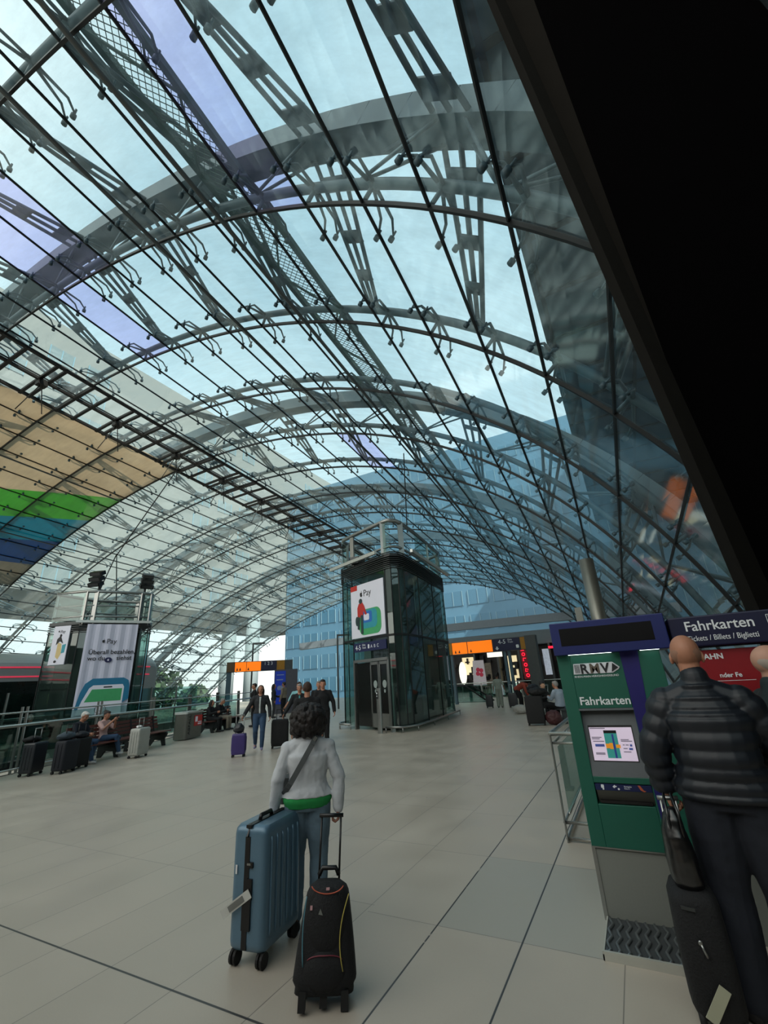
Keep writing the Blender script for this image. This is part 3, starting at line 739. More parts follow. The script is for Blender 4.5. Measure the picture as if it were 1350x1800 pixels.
decal(fb_, [[(.05, 1.0), (.2, 1.5), (.38, 1.95), (.5, 2.05), (1.5, 2.05), (1.56, 1.95), (1.55, 1.0)]], .028, M_poster, bn, 'phone_shape')
decal(fb_, [[(.28, 1.45), (.48, 1.9), (1.5, 1.9), (1.5, 1.45)]], .032, M_pgreen, bn, 'green_screen'); decal(fb_, [rrect(.3, .05, .02, 3, 1.0, 1.97)], .032, M_ink, bn, 'camera_slot')
m = MB(); m.tube([fb_.p(.85 + .18 * math.cos(a), 1.17 + .15 * math.sin(a), .036) for a in [2 * PI * k / 24 for k in range(25)]], .008, 5); m.tube([fb_.p(.77, 1.17, .036), fb_.p(.84, 1.1, .036), fb_.p(.94, 1.24, .036)], .008, 5); m.build('tick_mark', M_ink, bn)
# poster on its left face
f = Face((-20.75, 9.78), (-19.55, 10.2)); pp = empty('wall_poster', f.p(.25, 2.9, .06), 0, 'small white poster with a cream figure on the left face of the left tower', 'poster'); fp = Face((0, 0), (f.d.x, f.d.y)); 
m = MB(); fp.box(m, 0, .72, 0, 1.5, -.01, .02); m.build('sheet', M_poster, pp)
m = MB(); fp.box(m, -.25, .9, -2.8 + .0, -2.78, 0, .01); 
text('Pay', 'lettering', M_ink, pp, .17, fp.mw(.30, 1.22, .025)); decal(fp, apple(.24, 1.29, .07), .022, M_ink, pp, 'fruit_emblem')
decal(fp, [[(.28, .85), (.45, .8), (.5, .4), (.4, .2), (.27, .3)]], .022, mat('print_cream', 'c9b27a', .5, emit=.04), pp, 'cream_figure'); decal(fp, [[(.22, .98), (.36, 1.12), (.52, .8), (.36, .9), (.2, .75)], disc(.36, 1.12, .05, .06), disc(.3, .12, .06, .05)], .026, M_ink, pp, 'dark_figure'); decal(fp, [[(.5, .75), (.66, .78), (.64, .45), (.5, .42)]], .022, M_pteal, pp, 'teal_shape')
# floodlight clusters on masts
for (x, y, z0, h, rz, lb) in ((-20.15, 10.95, 6.15, .62, .4, 'left black floodlight cluster on a mast above the left lift tower'), (-18.95, 12.45, 6.1, .62, 1.2, 'right black floodlight cluster on a mast above the left lift tower')):
    g = empty('floodlight_cluster', (x, y, z0), rz, lb, 'floodlight')
    MB().tube([(0, .15, -1.5), (0, .15, h)], .05, 8).build('mast', M_steeld, g)
    for k in range(3):
        m = MB(); m.box((0, -.1, .12 + k * .24), (.55 - .05 * k * (rz > 1), .3, .17), Matrix.Rotation(.5, 3, 'X')); lm = m.build('lamp_housing', M_black, g)
        m = MB(); m.box((0, -.24, .05 + k * .24), (.45, .02, .12), Matrix.Rotation(.5, 3, 'X')); m.build('lens', M_steeld, lm)
Pc = min((vault(4 + .02 * i, 4.0) for i in range(300)), key=lambda q: abs(q[0].x + 33.))[0]
for b_, lb in (((-19.9, 11.9, 4.7), 'cable from the roof apex down to the left lift tower, right of the pair'), ((-21.3, 11.3, 4.7), 'cable from the roof apex down to the left lift tower, left of the pair')):
    t_ = V3((-24.4, 14.0, 9.1)); m = MB(); m.tube([t_, b_], .03, 6); tag(m.build('hanging_cable', M_bar), lb, 'cable')
m = MB(); m.tube([(-24.4, 14.0, 9.0), vault(6.9, 14.2 / 4.8)[0]], .03, 6); tag(m.build('hanging_cable', M_bar), 'upper cable from which the pair of left tower cables hangs', 'cable')

# ------------------------------------------------------------------ long silver kiosk behind the left tower
ks = empty('station_kiosk', (-24.2, 10.2, 0), 0, 'long silver kiosk with rounded roof and two red light lines behind the left railing', 'kiosk')
M_silver = mat('satin_silver', 'a8aeae', .35, .25, .06, 3., stretch=(1, .2, 4)); M_neon = mat('red_light_line', 'e0405a', .4, emit=.55)
prof = [(0, -.3), (0, 2.95)] + [(-1.0 + math.cos(a) * 1.0, 2.95 + math.sin(a) * .75) for a in [PI / 2 * k / 8 for k in range(1, 9)]] + [(-4.5, 3.70), (-4.5, -.3)]
m = MB(); m.loft([[V3((x, y, z)) for x, z in prof] for y in (-13, 6.8)]); 
m.loft([[V3((x * .98 - .04, 6.8 + d, 1.7 + (z - 1.7) * k)) for x, z in prof] for d, k in ((0, 1), (.2, .97), (.3, .9))])
m.build('shell', M_silver, ks)
for z in (3.02, 2.62):
    m = MB(); m.bb((0, -13, z), (.03, 6.6, z + .06)); m.build('red_light_line', M_neon, ks)
m = MB(); m.bb((-.02, -12.8, .95), (.025, 3.8, 2.45)); m.build('window_band', mat('kiosk_glass', '1c2422', .15, .1), ks)
for k in range(10):
    m = MB(); m.bb((.02, -12.5 + k * 1.7, .9), (.06, -12.38 + k * 1.7, 2.5)); m.build('mullion', M_steeld, ks)
m = MB(); m.bb((-.05, -12.8, .0), (.3, 3.8, .85)); m.build('counter', M_dconc, ks)

# ------------------------------------------------------------------ balustrade along the stair well
bal = empty('balustrade', (RAIL[2][0], RAIL[2][1], 0), 0, 'long steel and glass balustrade along the left stair well', 'railing'); org = bal.location
def rp(y, z, off=0.): return V3((railx(y) + off, y, z)) - org
ys = [-3.2, -.9, 1.4, 3.9, 6.35, 8.8, 11.3, 13.7, 16.1, 18.4]
for y in ys:
    for d in (-.07, .07):
        m = MB(); m.beam(rp(y + d, 0), rp(y + d, 1.5) + V3((-.06, 0, 0)), .10, .02, (0, 1, 0)); m.build('post', M_steel, bal)
m = MB(); m.tube([rp(y, 1.08, .14) for y in [-4.4] + ys + [20.8]], .038, 10); m.build('hand_rail', M_rail, bal, True)
m = MB(); m.tube([rp(y, 1.37, -.02) for y in [-4.4] + ys + [20.8]], .022, 8); m.build('upper_rail', M_rail, bal, True)
m = MB(); m.tube([rp(y, .10, .04) for y in [-4.4] + ys + [20.8]], .025, 8); m.build('lower_rail', M_rail, bal, True)
m = MB()
for y0, y1 in zip(ys, ys[1:]):
    m = MB(); m.plate([rp(y0 + .14, .16, -.08), rp(y1 - .14, .16, -.08), rp(y1 - .14, 1.32, -.08), rp(y0 + .14, 1.32, -.08)], .01, (1, 0, 0)); m.build('glass_panel', M_bal, bal)
for y0, y1 in zip(ys, ys[1:]):
    m = MB(); m.tube([rp(y0, 1.08, .14), rp(y0, 1.02, .0)], .012, 6); m.build('bracket', M_steel, bal)
# far balustrade with tall glass
b2 = empty('balustrade', (-19.6, 2, 0), 0, 'tall glass balustrade on the far side of the stair well in front of the kiosk', 'railing'); org2 = b2.location
fl = [(-17.5, -4.4), (-19.6, 2), (-21.4, 9), (-23.6, 16.5), (-24.6, 21.0)]
def fx(y):
    for p, q in zip(fl, fl[1:]):
        if y <= q[1]: return p[0] + (q[0] - p[0]) * (y - p[1]) / (q[1] - p[1])
    return fl[-1][0]
y = -4.2; k = 0
while y < 20:
    y1 = y + 1.9
    a, b_ = V3((fx(y), y, 0)) - org2, V3((fx(y1), y1, 0)) - org2
    m = MB(); m.beam(a, a + V3((0, 0, 1.95)), .05, .08); m.build('post', M_steel, b2)
    m = MB(); m.plate([a + V3((0, .06, .1)), b_ + V3((0, -.06, .1)), b_ + V3((0, -.06, 1.9)), a + V3((0, .06, 1.9))], .012, (1, 0, 0)); m.build('glass_panel', M_bal, b2)
    y = y1
m = MB(); m.tube([V3((fx(y), y, 1.0)) - org2 for y in (-4.2, 2, 9, 16.5, 20.6)], .03, 8); m.build('hand_rail', M_rail, b2, True)
# escalator down in the stair well
es = empty('escalator', (-16.4, 4, 0), math.radians(20), 'dark escalator with glass sides sinking into the stair well at the left edge', 'escalator')
for x in (-.75, .75):
    m = MB(); m.plate([(x - .01, -6, -3.2), (x - .01, 1.5, .0), (x - .01, 4.6, .0), (x - .01, 4.6, .85), (x - .01, 1.2, .85), (x - .01, -6, -2.3)], .02, (1, 0, 0)); m.build('side_glass', M_bal, es)
    m = MB(); m.tube([(x, -6, -2.25), (x, 1.2, .9), (x, 4.6, .9), (x, 4.85, .7), (x, 4.8, .45)], .045, 8); m.build('hand_rail', M_rubber, es, True)
m = MB(); m.plate([(-.7, -6, -3.9), (-.7, 1.4, -.25), (-.7, 4.8, -.25), (-.7, 4.8, -.05), (-.7, 1.4, -.05), (-.7, -6, -3.6)], 1.4, (1, 0, 0)); m.build('steps', M_steeld, es)

# ------------------------------------------------------------------ benches
M_wood = mat('red_brown_slats', '5b2a20', .5, var=.2, stretch=(20, 1, 20)); M_iron = mat('cast_iron_foot', '17191b', .6, .2)
def bench(loc, rz, length, label):
    g = empty('bench', loc, rz, label, 'bench', 'slatted benches along the balustrade')   # local: +x along, front is -y
    for i in range(5):
        m = MB(); m.bb((-length / 2, -.42 + i * .095, .42), (length / 2, -.42 + i * .095 + .075, .445)); m.build('seat_slat', M_wood, g)
    for i in range(4):
        m = MB(); m.box((0, .10 + i * .022, .56 + i * .10), (length, .022, .075), Matrix.Rotation(-.2, 3, 'X')); m.build('back_slat', M_wood, g)
    n = int(length / 1.3) + 1
    for i in range(n):
        x = -length / 2 + .25 + (length - .5) * i / (n - 1)
        m = MB(); m.plate([(x - .035, -.40, .0), (x - .035, -.30, .0), (x - .035, -.24, .16), (x - .035, -.0, .18), (x - .035, .14, .0), (x - .035, .24, 0), (x - .035, .20, .92), (x - .035, .155, .92), (x - .035, .06, .46), (x - .035, .02, .40), (x - .035, -.42, .40), (x - .035, -.44, .34), (x - .035, -.36, .2)], .07, (1, 0, 0)); m.build('foot', M_iron, g)
    m = MB(); m.bb((-length / 2, -.12, .33), (length / 2, -.04, .40)); m.build('beam', M_steeld, g)
    return g
rz_b = math.atan2(.93, -.36)       # bench runs with the balustrade and faces the hall
bench((-14.05, 9.1, 0), rz_b, 3.9, 'long red-brown slatted bench with two seated people, nearest the left edge')
bench((-16.35, 14.9, 0), rz_b, 2.8, 'slatted bench with two dark-dressed people, just beyond the metal waste bin')
# waste bin
wb = empty('waste_bin', (-15.05, 12.3, 0), rz_b, 'brushed steel waste sorting bin with a red poster on its front by the balustrade', 'bin')
m = MB(); m.prism(rrect(1.15, .5, .1, 5), .03, .86); m.build('body', mat('bin_steel', '74746e', .35, .7), wb)
m = MB(); m.loft([[V3((x, y, .86 + .05 * (1 - (x / .58) ** 2) )) for x, y in rrect(1.2, .54, .1, 6)], [V3((x, y, .92 + .05 * (1 - (x / .58) ** 2))) for x, y in rrect(1.2, .54, .1, 6)]]); ld = m.build('lid', M_bright, wb)
for x in (-.35, 0, .35):
    m = MB(); m.prism([(x + .1 * math.cos(a), .0 + .07 * math.sin(a)) for a in [2 * PI * k / 14 for k in range(14)]], .955, .975); m.build('opening', M_black, ld)
m = MB(); m.bb((-.05, -.262, .42), (.5, -.252, .78)); po = m.build('poster', M_red, wb)
m = MB(); m.bb((0.0, -.266, .56), (.16, -.262, .74)); m.bb((.2, -.266, .46), (.45, -.262, .5)); m.bb((.2, -.266, .53), (.45, -.262, .56)); m.build('poster_print', M_poster, po)
text('ABFALL', 'lettering', M_ink, wb, .2, Matrix.Translation((-.30, -.255, .16)) @ Matrix.Rotation(PI / 2, 4, 'X') @ Matrix.Rotation(PI / 2, 4, 'Z'))

# ------------------------------------------------------------------ information gantries
M_orange = mat('lit_orange_panel', 'ff7a08', .5, emit=.75, var=.05); M_amber = mat('amber_panel', '8a6212', .5, emit=.12); M_brown = mat('brown_panel', '5a4426', .5, emit=.05)
M_sign = mat('dark_blue_panel', '151a3a', .5, emit=.05)
def gantry(A, B, z0, z1, segs, label, posts):
    mid = ((A[0] + B[0]) / 2, (A[1] + B[1]) / 2, 0); g = empty('information_gantry', mid, 0, label, 'sign'); f = Face(A, B, mid)
    m = MB(); f.box(m, -.02, f.w + .02, z0 - .03, z1 + .03, -.35, -.03); m.build('housing', M_steeld, g)
    for a, b_, mm in segs:
        m = MB(); f.box(m, a * f.w, b_ * f.w - .03, z0, z1, -.03, 0); pl = m.build('panel', mm, g)
        if mm is M_orange:
            for q in (.2, .45) if a < .2 else (.12,): decal(f, [shift([(-.06, 0), (.06, 0), (.04, .1), (0, .2), (-.04, .1)], (a + (b_ - a) * q) * f.w, z0 + .05)], .002, M_brown, pl, 'small_symbol')
    for a, b_ in posts:
        m = MB(); f.box(m, a, b_, 0, z0, -.3, -.08); m.build('post', mat('gantry_post', '4d6470', .5, .2), g)
    return g, f
g, f = gantry((-9.98, 27), (-4.75, 27), 2.83, 3.50, [(0, .05, M_amber), (.05, .235, M_orange), (.24, .535, M_orange), (.54, .845, M_sign), (.85, 1., M_amber)], 'wide information gantry with lit orange panels in front of the shops at the right', [(.05, .2), (3.35, 3.5), (3.6, 3.75)])
text('4-5', 'lettering', M_txt, g, .34, f.mw(3.15, 3.22, .005)); text('Gleis\nTrack', 'small_lettering', M_txt, g, .13, f.mw(3.72, 3.38, .005))
decal(f, [shift([(-.05, .2), (.05, .2), (.05, .1), (.12, .1), (0, 0), (-.12, .1), (-.05, .1)], 3.05, 2.88), rrect(.16, .18, .04, 4, 4.25, 3.02)], .004, M_txt, g, 'sign_symbol')
text('Service\nPoint', 'small_lettering', M_ink, g, .13, f.mw(4.75, 3.15, .005))
m = MB(); m.bb((2.15, -.35, 0), (2.75, .25, 3.55)); m.build('end_pillar', mat('pillar_grey', '44494a', .5, .2), g)
g, f = gantry((-23.5, 21.8), (-20.65, 24.45), 2.64, 3.22, [(0, .13, M_brown), (.13, .32, M_orange), (.32, .56, M_orange), (.57, .82, M_sign), (.82, .96, M_amber)], 'smaller looking information gantry with lit orange panels at the left behind the walking woman', [(.0, .3)])
text('1 2 3', 'lettering', M_txt, g, .28, f.mw(2.35, 2.98, .005)); m = MB(); f.box(m, f.w - .1, f.w + .35, 0, 3.25, -.5, .0); m.build('end_pillar', mat('pillar_grey', '44494a', .5, .2), g)
# blue information stand
g = empty('information_stand', (-19.9, 23.4, 0), math.radians(43), 'dark information stand with a bright blue panel behind the group of travellers', 'stand')
m = MB(); m.bb((-.7, -.15, 0), (.75, .15, 2.6)); m.build('body', mat('stand_grey', '4c4c55', .5), g); m = MB(); m.bb((-.66, -.17, .55), (.0, -.15, 2.5)); b_ = m.build('blue_panel', mat('bright_blue_panel', '1235a8', .5, emit=.12), g)
m = MB(); m.prism([(0, 0), (.01, 0), (.01, .01)], 0, .01); 
decal(Face((-.66, -.17), (0, -.17)), [rrect(.36, .26, .1, 5, .33, 1.5), [(.1, 2.25), (.55, 2.25), (.55, 2.30), (.1, 2.30)], [(.1, 1.95), (.5, 1.95), (.5, 2.02), (.1, 2.02)]], .003, mat('faint_print', '7f8fb8', .5), b_, 'panel_print')
for x, y, lb in ((-24.6, 25.2, 'left slim lamp post with a bent head behind the left gantry'), (-17.6, 26.0, 'right slim lamp post with a bent head by the foot of the glass flank')):
    g = empty('lamp_post', (x, y, 0), .6, lb, 'lamp post'); MB().tube([(0, 0, 0), (0, 0, 4.6)], .06, 8).build('pole', M_steeld, g)
    MB().bb((-.05, -.06, 4.6), (.85, .06, 4.72)).build('lamp_head', M_steeld, g)

# ------------------------------------------------------------------ shops at the far right
M_warm = mat('warm_shop_light', 'ffdcae', .5, emit=.9, var=.3, scale=1.5); M_wlit = mat('white_lit_panel', 'f5f2e4', .5, emit=.9, var=.1)
M_shopd = mat('dark_shop_interior', '2a2728', .6, var=.5, scale=2.); M_redneon = mat('red_neon_sign', 'ff1c38', .5, emit=1.6)
sh = empty('shop_front', (-8.7, 35, 0), 0, 'row of lit shop fronts with a vertical red neon sign at the far end', 'shop')
m = MB(); m.bb((-6, .6, 0), (6.5, .8, 4.4)); m.build('back_wall', M_shopd, sh)
m = MB(); m.bb((-6, -.6, 3.45), (6.5, .8, 4.4)); m.build('fascia', mat('shop_fascia', '56636a', .5), sh)
for x in (-5.9, -2.0, -.2, 1.4, 3.6, 6.4): m = MB(); m.bb((x - .07, -.6, 0), (x + .07, .6, 3.45)); m.build('pier', M_steeld, sh)
for x0, x1, z0, z1, mm in ((-3.35, -2.4, 1.6, 2.9, M_warm), (-2.0, -1.1, .2, 2.4, mat('shop_goods', '8d8474', .6, emit=.12, var=.6, scale=6.)), (.25, .95, 1.0, 2.8, M_warm), (.3, .9, 0.1, 1.0, M_wlit), (1.75, 2.2, 1.7, 2.7, M_warm), (2.9, 3.6, 1.3, 3.1, mat('cool_lit_panel', 'b9c2d0', .5, emit=.45, var=.3)), (-.2, .1, .2, 2.6, M_shopd), (4.0, 6.2, .6, 2.9, mat('dim_shop', '4c3d38', .6, emit=.15, var=.7, scale=4))):
    m = MB(); m.bb((x0, .5, z0), (x1, .6, z1)); m.build('lit_display', mm, sh)
fS = Face((-6, -.62), (6.5, -.62))
decal(fS, [disc(2.98, 1.75, .30, .82, 24), ], .01, M_wlit, sh, 'oval_light_sign'); decal(fS, [[(3.7, .8), (4.75, .8), (4.7, 2.6), (3.85, 2.6)]], .01, mat('hanging_cloth', 'b8aeb4', .6, emit=.15), sh, 'white_banner')
decal(fS, [shift(disc(0, 0, .16, .16, 8), 4.3 + dx, 1.75 + dz) for dx, dz in ((-.15, -.1), (.15, .12), (.12, -.18), (-.1, .18))], .02, mat('dark_red_print', 'a3203c', .5, emit=.2), sh, 'red_flower_print')
decal(fS, [[(5.05, 2.75), (6.2, 2.75), (6.2, 3.25), (5.05, 3.25)]], .02, M_wlit, sh, 'white_price_board')
decal(fS, [[(5.1, .2), (5.3, .2), (5.3, .9), (5.1, .9)], [(5.4, .1), (6.0, .1), (6.0, .85), (5.4, .85)]], .01, M_poster, sh, 'small_notice')
decal(fS, [[(7.55, 1.1), (8.05, 1.1), (7.95, 3.4), (7.5, 3.4)]], .02, mat('neon_backing', '5a0814', .5, emit=.3), sh, 'neon_backing')
for k in range(6):
    z = 3.15 - k * .36; m = MB(); cx = 7.62 + k * .025
    if k % 2: m.tube([fS.p(cx + .1 * math.cos(a) + .1, z + .1 * math.sin(a), .06) for a in [2 * PI * q / 12 for q in range(13)]], .03, 5)
    else: m.tube([fS.p(cx + .2, z + (.1, .08, .02)[k // 2], .06), fS.p(cx + .02, z + .1, .06), fS.p(cx, z - .1, .06), fS.p(cx + (.2, .06, .15)[k // 2], z - .08, .06)], .03, 5)
    m.build('neon_letter', M_redneon, sh)
m = MB(); fS.box(m, 9.6, 10.1, 3.05, 3.2, .1, .3); m.build('red_lamp', M_redneon, sh)
m = MB()
for i in range(60):
    R_ = random.Random(i); m.box((R_.uniform(-5.5, 6.2), .3, R_.uniform(.2, 2.7)), (R_.uniform(.05, .3), .3, R_.uniform(.1, .6)))
m.build('goods', M_shopd, sh)
# curved end beam of the hall
m = MB(); pts = [V3((x, 40 + 2.5 * (1 - ((x + 14) / 18) ** 2), 5.5 + .55 * (1 - ((x + 14) / 18) ** 2))) for x in [-32 + 36 * i / 24 for i in range(25)]]
for p, q in zip(pts, pts[1:]): m.beam(p, q, .6, .7)
tag(m.build('trim_2', mat('end_beam_grey', '76808a', .6)), kind='structure')
# rail in front of the shops, small escalator
g = empty('guard_rail', (-8.6, 31.5, 0), 0, 'thin long guard rail in front of the far shop fronts', 'railing')
MB().tube([(-5, 0, 1.05), (4.5, 0, 1.05)], .03, 8).build('hand_rail', M_rail, g, True)
for i in range(8):
    x = -5 + 9.5 * i / 7; MB().bb((x - .03, -.03, 0), (x + .03, .03, 1.03)).build('post', M_steel, g)
    if i < 7: MB().bb((x + .08, -.01, .1), (x + 1.28, .01, .95)).build('glass_panel', M_bal, g)
es = empty('escalator', (-10.6, 28.6, 0), 0, 'escalator with black handrail running down in front of the shops', 'escalator')
for y in (0, 1.2):
    m = MB(); m.plate([(-.9, y, 0), (2.2, y, 0), (2.2, y, .0), (.9, y, .95), (-.6, y, .95), (-.9, y, .7)], .02, (0, 1, 0)); m.build('side_glass', M_bal, es)
    m = MB(); m.tube([(-.75, y, .0), (-.95, y, .3), (-.9, y, .75), (-.6, y, .98), (.9, y, .98), (2.3, y, .0)], .05, 8); m.build('hand_rail', M_rubber, es, True)
m = MB(); m.bb((-.9, .05, 0), (2.2, 1.2, .03)); m.build('comb_plate', M_steeld, es)

# ------------------------------------------------------------------ ticket machines
M_tg = mat('ticket_green', '115646', .5, var=.08, scale=5); M_tgrey = mat('machine_grey', '5f6468', .45, .1, .08, 30.); M_plinth = mat('plinth_grey', '777a74', .55, var=.06, scale=80.)
M_dblue = mat('display_blue', '0e1d5c', .45); M_stripe = mat('violet_blue', '1c1760', .45); M_scr = mat('dark_display', '07070a', .3)
tm = empty('ticket_machine', (-.185, 4.08, 0), 0, 'green and blue ticket machine with lit screen nearest the camera, left of the red one', 'ticket machine'); o = V3((-.185, 4.08, 0))
f = Face((-.56, 4.08), (.19, 4.08), o); W = .75
m = MB(); 
# body with recess: built as slabs round the recess
for u0, u1, z0, z1 in ((0, .10, .43, 1.88), (.48, W, .43, 1.88), (.10, .48, 1.345, 1.88), (.10, .48, .43, .70), (.10, .48, .835, .878)): f.box(m, u0, u1, z0, z1, -.55, 0)
f.box(m, .10, .48, .70, 1.345, -.55, -.09)
m.build('body', M_tg, tm, bevel=.004)
m = MB(); f.box(m, .003, W - .003, .0, .428, -.55, -.012); m.build('plinth', M_plinth, tm, bevel=.004)
m = MB(); f.box(m, -.003, .022, .0, .43, -.02, -.005); f.box(m, .0, W, .424, .432, -.02, .004); m.build('plinth_edge', M_steel, tm)
m = MB(); m.plate([f.p(.0, 1.75, .0), f.p(.80, 1.745, .0), f.p(.82, 1.745, .10), f.p(.80, 2.005, .10), f.p(-.0, 2.005, .10), f.p(-.0, 1.75, .10)], .0001, (0, 0, 0)); 
m = MB(); f.box(m, .0, .83, 1.75, 2.005, -.5, .10); hd = m.build('display_box', M_dblue, tm, bevel=.006)
m = MB(); f.box(m, .07, .74, 1.82, 1.955, .10, .104); m.build('display', M_scr, hd)
m = MB(); f.box(m, .10, .42, 1.7485, 1.7505, .03, .06); f.box(m, .62, .75, 1.7485, 1.7505, .03, .06); m.build('under_light', mat('lamp_strip', 'dff3ea', .5, emit=5.0), hd)
m = MB(); m.plate([f.p(.475, 1.75, .001), f.p(.605, 1.75, .001), f.p(.57, 1.2, .001), f.p(.52, .432, .001), f.p(.495, .432, .001)], .003, f.n); m.build('blue_stripe', M_stripe, tm)
# logo plate
m = MB(); m.plate([f.p(.11, 1.60, .002), f.p(.40, 1.60, .002), f.p(.445, 1.625, .002), f.p(.455, 1.64, .002), f.p(.41, 1.68, .002), f.p(.12, 1.68, .002)], .004, f.n); lg = m.build('logo_plate', mat('logo_silver', 'cfd0d6', .4), tm)
text('R', 'logo_letter', M_ink, lg, .098, f.mw(.165, 1.606, .008), bold=.003); text('M', 'logo_letter', mat('logo_bronze', '5a4f45', .5), lg, .098, f.mw(.235, 1.606, .008), bold=.003); text('V', 'logo_letter', M_ink, lg, .098, f.mw(.320, 1.606, .008), bold=.003)
m = MB(); m.plate([f.p(.392, 1.606, .007), f.p(.445, 1.636, .007), f.p(.408, 1.672, .007)], .002, f.n)
for k in range(5): f.box(m, .125 + k * .008, .129 + k * .008, 1.608, 1.674, .006, .008)
m.build('logo_arrow', M_ink, lg)
text('RHEIN-MAIN-VERKEHRSVERBUND', 'small_lettering', M_txt, tm, .021, f.mw(.112, 1.574, .002), squash=1.02)
text('Fahrkarten', 'lettering', M_txt, tm, .083, f.mw(.112, 1.372, .002), bold=.0012)
# screen module
m = MB(); m.plate([f.p(.10, 1.345, -.085), f.p(.48, 1.345, -.085), f.p(.48, .878, -.012), f.p(.10, .878, -.012)], .01, V3((0, -1, 0))); sm = m.build('screen_module', M_tgrey, tm)
m = MB(); f.box(m, .095, .485, 1.33, 1.345, -.09, .001); m.build('recess_lip', M_tgrey, tm)
def sp_(u, z, o_=0.): return f.p(u, z, -.085 + (1.345 - z) / .467 * .073 + .011 + o_)
def splate(mb, u0, u1, z0, z1, o_): return mb.plate([sp_(u0, z1, o_), sp_(u1, z1, o_), sp_(u1, z0, o_), sp_(u0, z0, o_)], .0008, V3((0, -1, 0)))
m = splate(MB(), .128, .440, .976, 1.220, .0005); fr = m.build('screen_frame', M_black, tm)
m = splate(MB(), .134, .434, .982, 1.206, .002); sc = m.build('screen', mat('lit_screen', 'cfc0d4', .4, emit=.42, var=.05), tm)
m = splate(MB(), .235, .325, 1.165, 1.185, .004); m.build('picture_head', M_scr, sc)
m = splate(MB(), .235, .325, 1.0, 1.165, .004); m.build('picture_body', mat('screen_green', '2c8a83', .5, emit=.3), sc)
m = splate(MB(), .287, .300, 1.0, 1.16, .005); m.build('picture_stripe', mat('screen_navy', '1c2f7c', .5, emit=.3), sc)
m = MB(); splate(m, .235, .262, 1.065, 1.095, .006); splate(m, .262, .285, 1.06, 1.10, .0065); splate(m, .305, .335, 1.067, 1.09, .006); m.build('picture_orange', mat('screen_orange', 'd98a1c', .5, emit=.35), sc)
m = MB()
for u0, u1, z in ((.145, .215, 1.135), (.145, .20, 1.125), (.15, .228, 1.108), (.345, .40, 1.12), (.345, .42, 1.11), (.352, .365, 1.085), (.372, .392, 1.085), (.352, .38, 1.062), (.35, .40, 1.04), (.155, .22, 1.03), (.155, .22, 1.022), (.14, .25, 1.197)): splate(m, u0, u1, z, z + .005, .005)
m.build('screen_text', mat('screen_text', '6a6274', .5, emit=.1), sc)
m = MB(); splate(m, .16, .225, 1.075, 1.092, .005); splate(m, .40, .415, 1.078, 1.092, .005); splate(m, .39, .415, 1.055, 1.068, .005); m.build('screen_badges', mat('screen_badge', '3b4f9a', .5, emit=.15), sc)
# pictogram strip and tray
m = MB(); f.box(m, .105, .478, .790, .832, .0, .003); st = m.build('pictogram_strip', mat('strip_navy', '0f1c4a', .4), tm)
decal(f, [rrect(.02, .022, .004, 3, .155, .816), disc(.158, .799, .006, .006), shift([(-.012, .0), (.004, .012), (.012, .0), (-.002, -.01)], .235, .816), disc(.262, .802, .007, .007), disc(.248, .818, .004, .004)], .004, M_txt, st, 'pictogram', .0008)
text('Rückgabe\nReturn', 'small_lettering', M_txt, st, .013, f.mw(.30, .815, .004)); decal(f, [[(.39, .83), (.405, .83), (.425, .80), (.44, .795), (.425, .79), (.405, .80)]], .004, mat('skin_print', 'b4593a', .5), st, 'pointing_hand', .0008)
m = MB(); m.plate([f.p(.11, .788, -.0), f.p(.478, .788, -.0), f.p(.478, .70, -.05), f.p(.11, .70, -.05)], .006, V3((0, -1, .3))); m.build('coin_tray', mat('tray_bronze_grey', '5b5a54', .4, .4), tm)
m = MB(); f.box(m, .122, .462, .706, .724, -.035, -.005); m.build('tray_slot', M_black, tm)
# foot plate
fp_ = empty('foot_plate', (-.185, 3.84, 0), 0, 'ribbed metal foot plate on the floor before the green ticket machine', 'foot plate')
m = MB(); m.bb((-.355, -.235, 0), (.36, .235, .022)); m.build('plate', mat('plate_grey', '55595c', .4, .6), fp_)
m = MB(); 
for k in range(13): m.tube([(-.33 + k * .054 + .012 * math.sin(q * 1.6), -.22 + q * .04, .026) for q in range(12)], .011, 5)
m.build('ribs', mat('rib_steel', '83888b', .35, .8), fp_, True)
m = MB(); m.bb((-.36, -.25, 0), (.365, -.232, .045)); m.bb((-.36, -.25, 0), (-.352, .235, .03)); m.build('edge_strip', mat('edge_strip', 'b5b5ac', .4, .3), fp_)

db = empty('ticket_machine', (.65, 4.08, 0), 0, 'red and dark blue railway ticket machine behind the two bald men', 'ticket machine'); o = V3((.65, 4.08, 0)); f = Face((.32, 4.08), (1.02, 4.08), o)
m = MB(); f.box(m, 0, .7, .45, 1.72, -.55, 0); m.build('body', mat('machine_red', '86101a', .45), db, bevel=.006)
m = MB(); f.box(m, -.13, .66, 0, .44, -.5, -.01); m.build('plinth', M_plinth, db); m = MB(); f.box(m, -.155, -.135, 0, .43, -.02, .01); f.box(m, -.11, -.09, 0, .43, -.0, .012); m.build('plinth_edge', M_steel, db)
m = MB(); f.box(m, -.03, .80, 1.745, 1.962, -.5, .06); hd = m.build('sign_box', mat('sign_dark_navy', '0b0e33', .45), db, bevel=.01)
text('Fahrkarten', 'lettering', M_txt, hd, .098, f.mw(.065, 1.857, .063), squash=.98, bold=.001); text('Tickets / Billets / Biglietti', 'small_lettering', M_txt, hd, .053, f.mw(.065, 1.785, .063), squash=.80)
m = MB()
for a in ((.560, .648, 1.925, 1.928), (.560, .648, 1.832, 1.835), (.560, .563, 1.832, 1.928), (.645, .648, 1.832, 1.928)): f.box(m, a[0], a[1], a[2], a[3], .06, .062)
